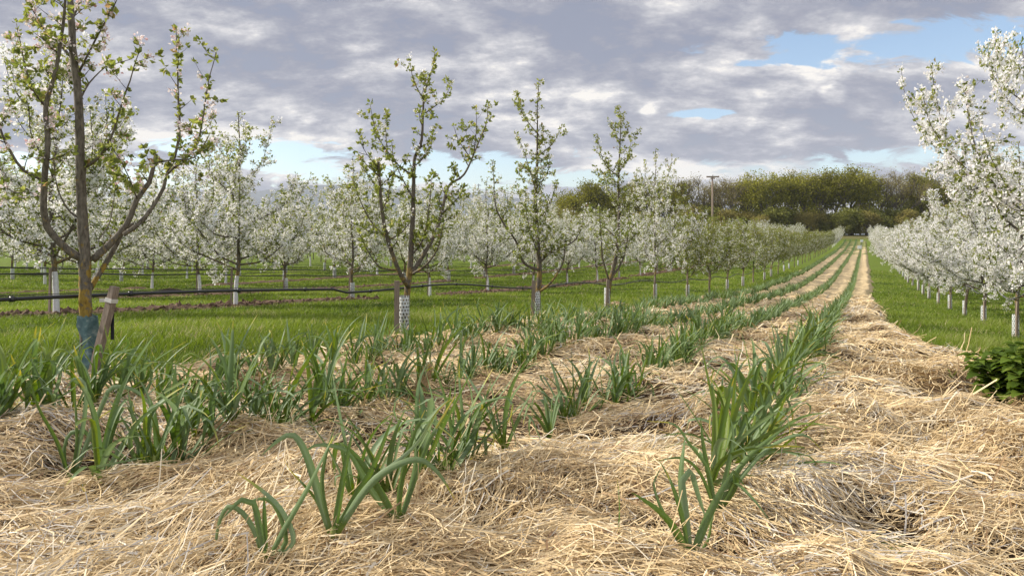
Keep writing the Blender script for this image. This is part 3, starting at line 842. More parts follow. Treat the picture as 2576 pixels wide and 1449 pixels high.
    for z, r, k in cand:
        if z <= zmax: continue
        if 128 < z < 140 and rs.rand() < 0.5: continue
        x = LEEKX[r] + SL * z + rs.randn() * 0.05
        c, ix, sz, rn = low[rs.randint(8)]
        a = rs.rand() * 6.28; s_ = rs.uniform(0.70, 0.92)
        R = np.array([[math.cos(a), -math.sin(a), 0], [math.sin(a), math.cos(a), 0], [0, 0, 1]]) * s_
        R[:2] *= 1.1
        z0 = float(straw_h(np.array(x), np.array(z)))
        big.add(c @ R.T + np.array([x, z, z0]), ix.reshape(-1, 4), 0, rn)
    kind(obj('distant_leeks', big.mesh('distant_leeks', M['leek'], False)), 'stuff')
leeks()

# ------------------------------------------------------------------ orchard trees
UP = np.array([0, 0, 1.0])
def nz(v): return v / (np.linalg.norm(v) + 1e-9)
class Tree:
    csmin = 0.0
    def __init__(s, seed): s.rs = np.random.RandomState(seed); s.wood = MB(); s.cl = []   # clusters: pos, dir, frac-height
    def limb(s, P, r0, r1, sides=8, d=0.09, wob=0.012, mi=0, power=0.8):
        Q = resample(P, d)
        if wob: Q[1:] += np.cumsum(s.rs.randn(len(Q) - 1, 3) * wob, 0) * np.linspace(0, 1, len(Q) - 1)[:, None] * 0.5
        t = np.linspace(0, 1, len(Q))
        rad = r0 + (r1 - r0) * t ** power
        m = mi if np.isscalar(mi) else None
        if m is None: m = np.where(Q[:, 2] < mi[0], 1, 0)
        s.wood.tube(Q, rad, sides, m, cap=True, wob=0.05 if sides > 5 else 0)
        return Q, rad
    def twig(s, p, d, L, r, up=0.5, cs=0.07, sub=0):
        cs = max(cs, s.csmin)
        n = max(3, int(L / 0.09))
        pts = [np.array(p)]; dd = nz(d)
        for i in range(n):
            dd = nz(dd + UP * up * 0.22 + s.rs.randn(3) * 0.13)
            pts.append(pts[-1] + dd * L / n)
        pts = np.array(pts)
        s.wood.tube(pts, np.linspace(r, max(0.0016, r * 0.3), len(pts)), 4 if r > 0.004 else 3, 2, cap=False)
        # clusters
        m = int(L / cs)
        for k in range(m):
            t = (k + 0.6 + s.rs.rand() * 0.5) / (m + 0.3)
            if t > 1: t = 1
            if s.rs.rand() < 0.18: continue
            q = t * n; i = min(int(q), n - 1); a = q - i
            pp = pts[i] * (1 - a) + pts[i + 1] * a
            tg = nz(pts[i + 1] - pts[i])
            s.cl.append((pp, nz(tg * 0.4 + nz(s.rs.randn(3)) + UP * 0.2)))
        s.cl.append((pts[-1], nz(pts[-1] - pts[-2])))
        if sub and L > 0.28:
            k = int(L / sub)
            for j in range(k):
                t = s.rs.uniform(0.15, 0.95); i = min(int(t * n), n - 1)
                tg = nz(pts[i + 1] - pts[i])
                o = nz(np.cross(tg, nz(s.rs.randn(3))))
                s.twig(pts[i], tg * 0.6 + o * 0.9 + UP * up * 0.3, L * s.rs.uniform(0.25, 0.6), r * 0.55, up, cs, 0)
    def laterals(s, Q, rad, step, L0, L1, start=0.0, zmin=1.2, up=0.5, cs=0.07, sub=0.16, clr=0.02, endtwig=True):
        seg = np.linalg.norm(np.diff(Q, axis=0), axis=1); T = seg.sum(); acc = 0; nx = start * T + s.rs.rand() * step
        for i in range(len(Q) - 1):
            acc += seg[i]
            f = acc / T
            if acc >= nx and Q[i, 2] > zmin:
                nx = acc + step * s.rs.uniform(0.5, 1.5)
                tg = nz(Q[i + 1] - Q[i]); o = nz(np.cross(tg, nz(s.rs.randn(3))))
                L = (L0 + (L1 - L0) * f) * s.rs.uniform(0.5, 1.25)
                s.twig(Q[i], tg * 0.35 + o + UP * up * 0.4, L, min(0.009, rad[i] * 0.5), up, cs, sub)
            if rad[i] < clr and Q[i, 2] > zmin and s.rs.rand() < seg[i] / cs * 0.9:
                s.cl.append((Q[i], nz(s.rs.randn(3) + UP * 0.3)))
        if endtwig:
            s.cl.append((Q[-1], UP))
    def build(s, bl=0.7, top=5.0, leaves=4, lsize=0.045, petals=12, psize=0.022, spread=0.04, pink=False, leafprob=1.0, green_top=0.45, pmat=None):
        rs = s.rs
        C = np.array([c[0] for c in s.cl]); D = np.array([c[1] for c in s.cl]); n = len(C)
        h = C[:, 2] / top
        pb = bl * (1 - green_top * 1.6 * np.clip((h - 0.45) / 0.5, 0, 1))
        # patchy blossom
        patch = vnoise(C[:, 0] * 2.2 + C[:, 2], C[:, 1] * 2.2 + C[:, 2] * 1.7, 3)
        isb = rs.rand(n) < pb * (0.55 + 0.9 * patch)
        def kites(Cn, Dn, k, size, spr, out, fold, cup):
            m = len(Cn)
            fac = np.repeat(rs.uniform(0.55, 1.4, m), k)[:, None]
            c = np.repeat(Cn, k, 0); dd = np.repeat(Dn, k, 0)
            r = rs.randn(m * k, 3)
            a = r / np.linalg.norm(r, axis=1)[:, None]
            a = a + dd * out; a /= np.linalg.norm(a, axis=1)[:, None]
            b = np.cross(a, rs.randn(m * k, 3)); b /= np.linalg.norm(b, axis=1)[:, None] + 1e-9
            nn = np.cross(a, b)
            sz = (size * (0.65 + 0.7 * rs.rand(m * k)))[:, None] * fac ** 0.5
            o = c + a * spr * fac * rs.rand(m * k, 1) + rs.randn(m * k, 3) * spr * 0.35
            v0 = o; v1 = o + a * sz * 0.5 + b * sz * cup + nn * sz * fold; v2 = o + a * sz - nn * sz * 0.12; v3 = o + a * sz * 0.5 - b * sz * cup + nn * sz * fold
            co = np.stack([v0, v1, v2, v3], 1).reshape(-1, 3)
            f = np.arange(m * k * 4).reshape(-1, 4)
            return co, f, m * k
        lf = MB(); pt = MB()
        hasleaf = rs.rand(n) < leafprob
        co, f, k = kites(C[hasleaf], D[hasleaf], leaves, lsize, spread * 0.4, 0.9, 0.12, 0.30)
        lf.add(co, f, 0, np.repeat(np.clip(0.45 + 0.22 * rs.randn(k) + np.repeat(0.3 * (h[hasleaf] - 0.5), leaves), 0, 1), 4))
        if isb.sum():
            Cb = C[isb] + D[isb] * 0.02 + rs.randn(isb.sum(), 3) * 0.01
            co, f, k = kites(Cb, D[isb], petals, psize, spread, 0.5, 0.12, 0.48)
            pt.add(co, f, 0, np.repeat(rs.rand(k) ** 0.7, 4))
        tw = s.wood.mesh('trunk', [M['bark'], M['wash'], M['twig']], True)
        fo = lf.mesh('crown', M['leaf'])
        pe = pt.mesh('blossom', pmat or (M['petal_pink'] if pink else M['petal'])) if pt.n else None
        return tw, fo, pe

def proc_tree(seed, H, Rc, nscaf=5, base=1.0, dens=1.0, bl=0.8, white=False, trunk=0.055, **kw):
    t = Tree(seed); rs = t.rs; t.csmin = kw.pop('csmin', 0.0)
    # leader
    P = [(0, 0, -0.15), (rs.randn() * 0.02, rs.randn() * 0.02, 0.5)]
    z = 0.5
    while z < H * 0.93:
        z += 0.55
        P.append((P[-1][0] + rs.randn() * 0.05, P[-1][1] + rs.randn() * 0.05, min(z, H * 0.93)))
    Q, rad = t.limb(P, trunk, 0.008, 8, 0.12, 0.006, mi=(0.72,) if white else 0)
    t.laterals(Q, rad, 0.13 / dens, 0.55, 0.35, 0.25, base + 0.25, 0.6, 0.075, 0.17, 0.02)
    a0 = rs.rand() * 6.28
    def at_h(h): return Q[np.argmin(np.abs(Q[:, 2] - h))], rad[np.argmin(np.abs(Q[:, 2] - h))]
    nt = 0
    tiers = [(base + 0.25 * rs.rand() * (i % 2) + 0.05 * i, 1.0) for i in range(nscaf)]
    h = base + 0.75
    while h < H * 0.75:
        tiers.append((h, 1.0 - 0.75 * (h - base) / (H * 0.85 - base))); h += rs.uniform(0.18, 0.36) / dens ** 0.5
    for i, (h, fr) in enumerate(tiers):
        a = a0 + i * 2.4 + rs.randn() * 0.3
        o = np.array([math.cos(a), math.sin(a), 0]); p, r = at_h(h)
        R = Rc * fr * rs.uniform(0.75, 1.1); Hl = min(H * 0.88 - h, (0.5 + 0.45 * rs.rand()) * H * 0.5 * (0.55 + 0.45 * fr))
        pts = [p] + [p + o * R * (1 - (1 - q) ** 1.9) + UP * Hl * q ** 1.35 + rs.randn(3) * 0.05 for q in (0.2, 0.45, 0.7, 1.0)]
        L, lr = t.limb(pts, min(0.032, r * 0.62) * (0.6 + 0.4 * fr), 0.005, 6, 0.10, 0.012)
        t.laterals(L, lr, 0.10 / dens, 0.62 * (0.5 + 0.5 * fr), 0.28, 0.12, 0.95, 0.45, 0.075, 0.15, 0.018)
        if fr > 0.6:   # forks
            for q in (0.35, 0.6):
                j = int(q * len(L)); oo = nz(o + np.array([rs.randn() * 0.9, rs.randn() * 0.9, 0]))
                pp = [L[j]] + [L[j] + oo * R * 0.45 * (1 - (1 - w) ** 1.7) + UP * Hl * 0.55 * w ** 1.2 for w in (0.35, 0.7, 1.0)]
                L2, r2 = t.limb(pp, lr[j] * 0.65, 0.004, 5, 0.10, 0.01)
                t.laterals(L2, r2, 0.11 / dens, 0.42, 0.25, 0.1, 0.95, 0.5, 0.075, 0.17, 0.018)
    return t, t.build(bl=bl, top=H, **kw)

def guard_mesh(h=0.62, r=0.075, mat='guard'):
    m = MB(); sides = 20
    n = 5
    th = np.arange(sides + 1) * 2 * math.pi / sides
    v = []
    for i in range(n):
        z = 0.0 + h * i / (n - 1); rr = r * (1 + 0.12 * (1 - i / (n - 1)))
        v += [(rr * math.cos(a), rr * math.sin(a), z) for a in th]
    f = [(i * (sides + 1) + j, i * (sides + 1) + j + 1, (i + 1) * (sides + 1) + j + 1, (i + 1) * (sides + 1) + j) for i in range(n - 1) for j in range(sides)]
    m.add(v, f)
    return m.mesh('trunk_guard', M[mat], True)
GUARD = guard_mesh()

def stake_mesh(h=0.95, w=0.045, seed=0):
    rs = np.random.RandomState(seed); m = MB()
    P = np.array([(0, 0, -0.2), (0, 0, h * 0.5), (rs.randn() * 0.01, 0, h)])
    hw = w / 2
    v = []
    for p in P:
        v += [(p[0] - hw, p[1] - hw * .8, p[2]), (p[0] + hw, p[1] - hw * .8, p[2]), (p[0] + hw, p[1] + hw * .8, p[2]), (p[0] - hw, p[1] + hw * .8, p[2])]
    f = [(i * 4 + j, i * 4 + (j + 1) % 4, i * 4 + 4 + (j + 1) % 4, i * 4 + 4 + j) for i in range(2) for j in range(4)] + [(8, 9, 10, 11)]
    m.add(v, f)
    return m.mesh('stake', M['wood'])
STAKES = [stake_mesh(seed=i, h=0.9 + 0.06 * i) for i in range(4)]

BIGSTAKE = stake_mesh(seed=9, h=0.84, w=0.075)
def put_tree(meshes, x, y, label, group, scale=1.0, rz=0.0, guard=None, gz=None, name='apple_tree'):
    e = bpy.data.objects.new(name, None); COL.objects.link(e)
    z = float(surf(np.array(float(x)), np.array(float(y)))) if gz is None else gz
    e.location = (x, y, z); e.rotation_euler = (0, 0, rz); e.scale = (scale,) * 3 if np.isscalar(scale) else scale
    obj('trunk', meshes[0], e); obj('crown', meshes[1], e)
    if meshes[2]: obj('blossom', meshes[2], e)
    if guard:
        g = obj('trunk_guard', guard, e)
    tag(e, label, 'apple tree', group)
    return e

# --- the five nearest trees of the row left of the bed: limbs traced, then grown out
Z1 = [6.69 + 4.51 * k for k in range(60)]
ROWA_X = -7.05
def px3(pts, z, gz, dz):
    """points given by picture position at the tree's own distance z -> local metres, with own depth offsets"""
    out = []
    for (X, Y), d in zip(pts, dz):
        zz = z + d
        out.append(((X - 1288) / F * zz, d, EYE - (Y - 600) / F * zz - gz))
    return np.array(out)

def traced(seed, z, cx, limbs, auto, **kw):
    x = (cx - 1288) / F * z
    gz = float(surf(np.array(x), np.array(z)))
    t = Tree(seed)
    for L in limbs:
        pts, r0, r1, depth = L[:4]
        opt = L[4] if len(L) > 4 else {}
        n = len(pts)
        q = np.linspace(0, 1, n)
        P = px3(pts, z, gz, depth * q ** 0.8)
        P[:, 0] -= x
        if opt.get('base'): P[0, 2] = -0.12
        Q, rad = t.limb(P, r0, r1, opt.get('sides', 8), 0.07, opt.get('wob', 0.006), mi=opt.get('mi', 0), power=opt.get('pw', 1.0))
        a = dict(auto); a.update(opt.get('lat', {}))
        if not opt.get('bare'): t.laterals(Q, rad, **a)
    return t, t.build(**kw), x, gz

def near_trees():
    group = 'apple trees in the row left of the straw bed'
    # T1
    lat = dict(step=0.14, L0=0.30, L1=0.18, start=0.1, zmin=1.65, up=0.55, cs=0.075, sub=0.16, clr=0.016)
    limbs = [
        ([(222, 930), (216, 800), (213, 700), (214, 640), (208, 560), (203, 450), (200, 350), (196, 250), (184, 150), (178, 60), (172, -40), (166, -150)], 0.058, 0.022, -0.1, dict(base=1, mi=0, lat=dict(step=0.30, zmin=2.2, clr=0.0), sides=12, wob=0.003)),
        ([(214, 655), (185, 640), (150, 610), (118, 570), (110, 535), (113, 430), (120, 360), (114, 270), (138, 180), (152, 90), (160, 0), (168, -100)], 0.034, 0.007, -0.55, dict(sides=10, wob=0.003, lat=dict(zmin=1.9, clr=0.022, step=0.15))),
        ([(232, 655), (275, 615), (318, 565), (345, 500), (375, 460), (388, 410), (393, 388)], 0.034, 0.018, 0.25, dict(sides=10, wob=0.003, lat=dict(zmin=1.6, step=0.16, L0=.2))),
        ([(222, 735), (238, 708), (262, 670), (290, 620), (312, 575), (335, 568)], 0.024, 0.022, 0.30, dict(sides=10, wob=0.003, bare=1)),
        ([(312, 590), (350, 562), (385, 520), (412, 472), (420, 440), (440, 395), (452, 330), (450, 240), (447, 140), (446, 78)], 0.020, 0.004, 0.55, dict(wob=0.004, lat=dict(zmin=1.9, clr=0.016))),
        ([(420, 440), (455, 405), (490, 375), (508, 310), (520, 225), (541, 128)], 0.012, 0.003, 0.15, dict(lat=dict(clr=0.016))),
        ([(388, 410), (440, 402), (490, 395), (525, 340)], 0.009, 0.004, -0.3, dict()),
        ([(345, 500), (325, 450), (300, 400), (280, 370)], 0.007, 0.003, -0.4, dict()),
        ([(113, 455), (60, 430), (25, 380), (0, 320), (-20, 240), (-30, 150)], 0.014, 0.004, -0.35, dict()),
        ([(115, 500), (75, 485), (30, 480), (-20, 440)], 0.010, 0.004, 0.4, dict()),
        ([(203, 428), (245, 400), (278, 350), (300, 285), (328, 200), (352, 108)], 0.015, 0.003, -0.35, dict()),
        ([(196, 260), (225, 210), (265, 170), (300, 160), (335, 150)], 0.010, 0.003, 0.35, dict()),
        ([(212, 555), (178, 535), (150, 490), (140, 440)], 0.010, 0.004, -0.3, dict()),
        ([(190, 200), (230, 120), (262, 60), (290, 10), (310, -40)], 0.012, 0.003, -0.3, dict()),
        ([(183, 150), (140, 100), (100, 60), (70, 0), (50, -60)], 0.013, 0.003, 0.35, dict()),
        ([(178, 60), (200, 10), (225, -40), (240, -90)], 0.010, 0.003, 0.3, dict()),
        ([(115, 270), (80, 220), (60, 150), (45, 60)], 0.010, 0.003, 0.3, dict()),
        ([(250, 600), (275, 560), (285, 500), (290, 440)], 0.006, 0.003, 0.5, dict()),
    ]
    t, ms, x, gz = traced(501, Z1[0], 222, limbs, lat, bl=0.36, top=4.2, leaves=7, lsize=0.055, petals=22, psize=0.026, spread=0.038, pink=True, green_top=0.05)
    ms[0].materials[0] = M['bark1']
    e = put_tree(ms, x, Z1[0], 'nearest apple tree on the left, orange lichen on trunk, torn blue-green guard', group, gz=gz)
    # torn blue-green trunk guard
    g = MB(); n = 22; rs = np.random.RandomState(3)
    v = []; f = []
    hs = [0, 0.12, 0.25, 0.36, 0.47, 0.56]
    for i, h in enumerate(hs):
        for j in range(n + 1):
            a = -2.15 + 4.6 * j / n if h < 0.40 else -2.9 + 5.7 * j / n
            rr = 0.078 + 0.010 * math.sin(a * 3 + h * 9) + 0.02 * (1 - h)
            v.append((rr * math.cos(a + 0.6), rr * math.sin(a + 0.6), h + 0.01 * rs.randn() * (i in (0, 5))))
    for i in range(len(hs) - 1):
        for j in range(n):
            if i < 2 and j in (4, 5, 11): continue
            f.append((i * (n + 1) + j, i * (n + 1) + j + 1, (i + 1) * (n + 1) + j + 1, (i + 1) * (n + 1) + j))
    g.add(v, f)
    obj('trunk_guard', g.mesh('trunk_guard', M['blueguard'], True), e)
    # its leaning stake, strapped near the top
    sx = (235 - 1288) / F * 6.5; sgz = float(surf(np.array(sx), np.array(6.5)))
    st = bpy.data.objects.new('tree_stake', None); COL.objects.link(st); st.location = (sx, 6.5, sgz)
    m = MB()
    a = np.array([-0.04, -0.02, -0.1]); b = np.array([(281 - 235) / F * 6.4 + 0.02, 0.02, (940 - 712) / F * 6.45 + 0.05])
    w = 0.030
    ax_ = nz(b - a); u_ = nz(np.cross(ax_, np.array([0.35, 1, 0]))); v_ = np.cross(ax_, u_)
    vv = []
    K = 7
    for i in range(K):
        p = a + (b - a) * i / (K - 1)
        ww = w * (1 + 0.06 * rs.randn())
        vv += [p + u_ * ww + v_ * w, p - u_ * ww + v_ * w, p - u_ * ww - v_ * w, p + u_ * ww - v_ * w]
    m.add(vv, [(i * 4 + j, i * 4 + (j + 1) % 4, i * 4 + 4 + (j + 1) % 4, i * 4 + 4 + j) for i in range(K - 1) for j in range(4)] + [(K * 4 - 4, K * 4 - 3, K * 4 - 2, K * 4 - 1)])
    obj('post', m.mesh('post', M['wood']), st)
    q = a + (b - a) * 0.87
    m = MB(); m.box(q, (w * 2.5, w * 2.5, 0.035), np.stack([u_, v_, ax_], 1)); m.box(q + np.array([-0.07, 0.02, 0.0]), (0.09, 0.01, 0.03))
    obj('tie_band', m.mesh('tie_band', M['tie']), st)
    m = MB(); m.box(q + np.array([-0.01, 0.035, -0.22]), (0.03, 0.004, 0.26), mi=0)
    obj('loose_strap', m.mesh('loose_strap', M['strap']), st)
    tag(st, 'grey weathered wooden stake leaning against the nearest left apple tree, bound with pale band', 'stake')

    lat = dict(step=0.13, L0=0.38, L1=0.18, start=0.10, zmin=1.25, up=0.6, cs=0.085, sub=0.17, clr=0.014)
    # T2
    limbs = [
        ([(1017, 862), (1020, 780), (1026, 722), (1031, 676), (1036, 600), (1040, 500), (1042, 420), (1045, 395), (1061, 355), (1066, 257), (1073, 223), (1090, 165), (1094, 132)], 0.060, 0.004, 0.1, dict(base=1, sides=12, wob=0.003, lat=dict(zmin=2.3))),
        ([(1028, 722), (1007, 690), (984, 630), (964, 557), (956, 483), (952, 410)], 0.038, 0.018, -0.5, dict(sides=10, wob=0.004, lat=dict(clr=.03, start=.2, step=.16, L0=.4, L1=.45))),
        ([(1034, 690), (1063, 645), (1100, 575), (1121, 490), (1134, 461), (1168, 438), (1199, 370), (1222, 313), (1227, 262)], 0.036, 0.004, 0.5, dict(sides=10, wob=0.004)),
        ([(1188, 404), (1154, 353), (1140, 313)], 0.009, 0.003, 0.15, {}), ([(1193, 380), (1198, 330), (1198, 278)], 0.008, 0.003, -0.2, {}),
        ([(1038, 440), (1001, 415), (950, 342), (933, 262)], 0.013, 0.003, -0.4, {}), ([(973, 370), (970, 320), (974, 282)], 0.008, 0.003, 0.3, {}),
        ([(1066, 251), (1041, 206), (1029, 155)], 0.009, 0.003, -0.2, {}), ([(1070, 285), (1114, 251), (1137, 212)], 0.009, 0.003, 0.3, {}),
        ([(1000, 680), (955, 672), (925, 632), (902, 585)], 0.016, 0.005, -0.3, {}), ([(1036, 690), (1070, 668), (1100, 625), (1115, 560)], 0.022, 0.005, -0.5, {}),
        ([(1038, 640), (1065, 600), (1078, 520), (1085, 440)], 0.016, 0.004, 0.5, {}), ([(978, 605), (1010, 585), (1030, 560)], 0.014, 0.006, 0.1, {}),
        ([(1042, 420), (1080, 380), (1090, 330)], 0.010, 0.003, 0.4, {}), ([(975, 600), (935, 560), (905, 500), (890, 450)], 0.014, 0.004, 0.2, {}),
        ([(1110, 540), (1150, 500), (1170, 470)], 0.012, 0.004, -0.5, {}), ([(956, 483), (925, 440), (905, 400)], 0.010, 0.004, 0.4, {}),
        ([(1040, 500), (1015, 455), (990, 400), (985, 360)], 0.012, 0.004, 0.4, {}),
    ]
    t, ms, x, gz = traced(502, Z1[1], 1017, limbs, lat, bl=0.18, top=4.5, leaves=8, lsize=0.055, petals=16, psize=0.026, spread=0.045, green_top=0.3)
    put_tree(ms, x, Z1[1], 'second apple tree from the camera left of the bed, forked, mostly green leaves', group, gz=gz, guard=GUARD)
    # T3
    lat = dict(step=0.11, L0=0.60, L1=0.10, start=0.08, zmin=1.25, up=0.5, cs=0.07, sub=0.15, clr=0.014)
    limbs = [
        ([(1350, 812), (1353, 740), (1357, 685), (1352, 608), (1347, 512), (1351, 415), (1351, 343), (1351, 271), (1354, 206)], 0.072, 0.004, 0.1, dict(base=1, sides=10, wob=0.004)),
        ([(1355, 735), (1385, 712), (1414, 666), (1420, 630), (1422, 590)], 0.030, 0.008, -0.4, {}),
        ([(1356, 680), (1318, 661), (1298, 608), (1265, 560), (1245, 512), (1240, 406)], 0.032, 0.004, -0.4, {}),
        ([(1359, 660), (1390, 632), (1440, 610), (1462, 574), (1470, 520)], 0.028, 0.005, 0.5, {}),
        ([(1349, 483), (1318, 377), (1301, 338)], 0.013, 0.003, -0.4, {}), ([(1350, 335), (1313, 285), (1301, 237)], 0.011, 0.003, 0.2, {}),
        ([(1351, 396), (1390, 362), (1414, 319)], 0.013, 0.003, 0.4, {}), ([(1349, 560), (1380, 520), (1400, 460)], 0.016, 0.004, -0.6, {}),
        ([(1350, 590), (1320, 540), (1300, 470)], 0.016, 0.004, 0.7, {}), ([(1356, 650), (1340, 600), (1325, 540), (1322, 480)], 0.016, 0.004, -1.0, {}),
        ([(1356, 655), (1375, 590), (1388, 540)], 0.016, 0.004, 1.0, {}), ([(1350, 470), (1375, 440), (1385, 400)], 0.012, 0.004, -0.5, {}),
        ([(1350, 450), (1330, 430), (1310, 420)], 0.010, 0.003, 0.5, {}),
    ]
    t, ms, x, gz = traced(503, Z1[2], 1350, limbs, lat, bl=0.48, top=5.1, leaves=6, lsize=0.058, petals=12, psize=0.028, spread=0.05, green_top=0.5)
    put_tree(ms, x, Z1[2], 'third apple tree from the camera left of the bed, tall leader with white blossom below', group, gz=gz, guard=GUARD)
    # T4
    limbs = [
        ([(1527, 778), (1531, 730), (1536, 700), (1549, 646), (1556, 560), (1554, 444), (1558, 319), (1554, 271)], 0.072, 0.004, 0.1, dict(base=1, sides=10, wob=0.004)),
        ([(1532, 706), (1516, 650), (1511, 593), (1508, 520)], 0.028, 0.006, -0.6, {}), ([(1536, 704), (1568, 650), (1580, 590), (1585, 500)], 0.034, 0.005, 0.5, {}),
        ([(1556, 446), (1520, 410), (1503, 343)], 0.013, 0.003, -0.4, {}), ([(1557, 436), (1582, 391), (1590, 348)], 0.012, 0.003, 0.4, {}),
        ([(1556, 470), (1520, 440), (1497, 420)], 0.010, 0.003, 0.4, {}), ([(1552, 620), (1590, 600), (1620, 560)], 0.018, 0.005, -0.3, {}),
        ([(1552, 600), (1510, 560), (1480, 520)], 0.018, 0.005, 0.5, {}), ([(1556, 540), (1590, 500), (1600, 450)], 0.014, 0.004, 0.6, {}), ([(1556, 520), (1530, 480), (1520, 440)], 0.012, 0.004, -0.6, {}),
        ([(1556, 360), (1575, 335), (1582, 310)], 0.009, 0.003, 0.2, {}), ([(1556, 350), (1538, 320), (1530, 300)], 0.009, 0.003, -0.2, {}),
    ]
    t, ms, x, gz = traced(504, Z1[3], 1527, limbs, lat, bl=0.40, top=5.5, leaves=6, lsize=0.062, petals=10, psize=0.032, spread=0.055, green_top=0.5)
    put_tree(ms, x, Z1[3], 'fourth apple tree from the camera left of the bed, tall straight bare leader', group, gz=gz, guard=GUARD)
near_trees()

# --- variants for the rest
V_ = dict(leaves=5, lsize=0.062, petals=18, psize=0.040, spread=0.058, leafprob=1.0, csmin=0.125)
VAR_W = [proc_tree(600 + i, 5.3, 1.6, 5 + i % 2, 0.95, 0.84, 0.60, True, 0.06, green_top=0.45, **V_)[1] for i in range(4)]       # whitewashed, white blossom
VAR_P = [proc_tree(640 + i, 5.2, 1.5, 5, 0.95, 0.84, 0.42, False, 0.055, green_top=0.45, **V_)[1] for i in range(3)]            # plain bark
VAR_G = [proc_tree(620 + i, 4.3, 0.95, 5, 0.90, 1.1, 0.36, False, 0.05, green_top=0.6, **dict(V_, petals=8, leaves=8, psize=0.04, lsize=0.06))[1] for i in range(4)]               # greener, small
VAR_R = [proc_tree(660 + i, 5.2, 2.05, 6, 1.05, 0.85, 0.76, False, 0.06, green_top=0.38, csmin=0.115, leafprob=1.0, leaves=6, lsize=0.055, petals=24, psize=0.036, spread=0.065)[1] for i in range(3)]  # dense white

def add_stake(x, y, label, group, rs, scale=1.0):
    x = x - 0.07; y = y - 0.13
    e = obj('tree_stake', STAKES[rs.randint(4)], None, (x, y, float(surf(np.array(x), np.array(y)))), rs.randn() * 0.3)
    e.rotation_euler = (rs.randn() * 0.02, rs.randn() * 0.02 + 0.03, rs.randn() * 0.2)
    return tag(e, label, 'stake', group)

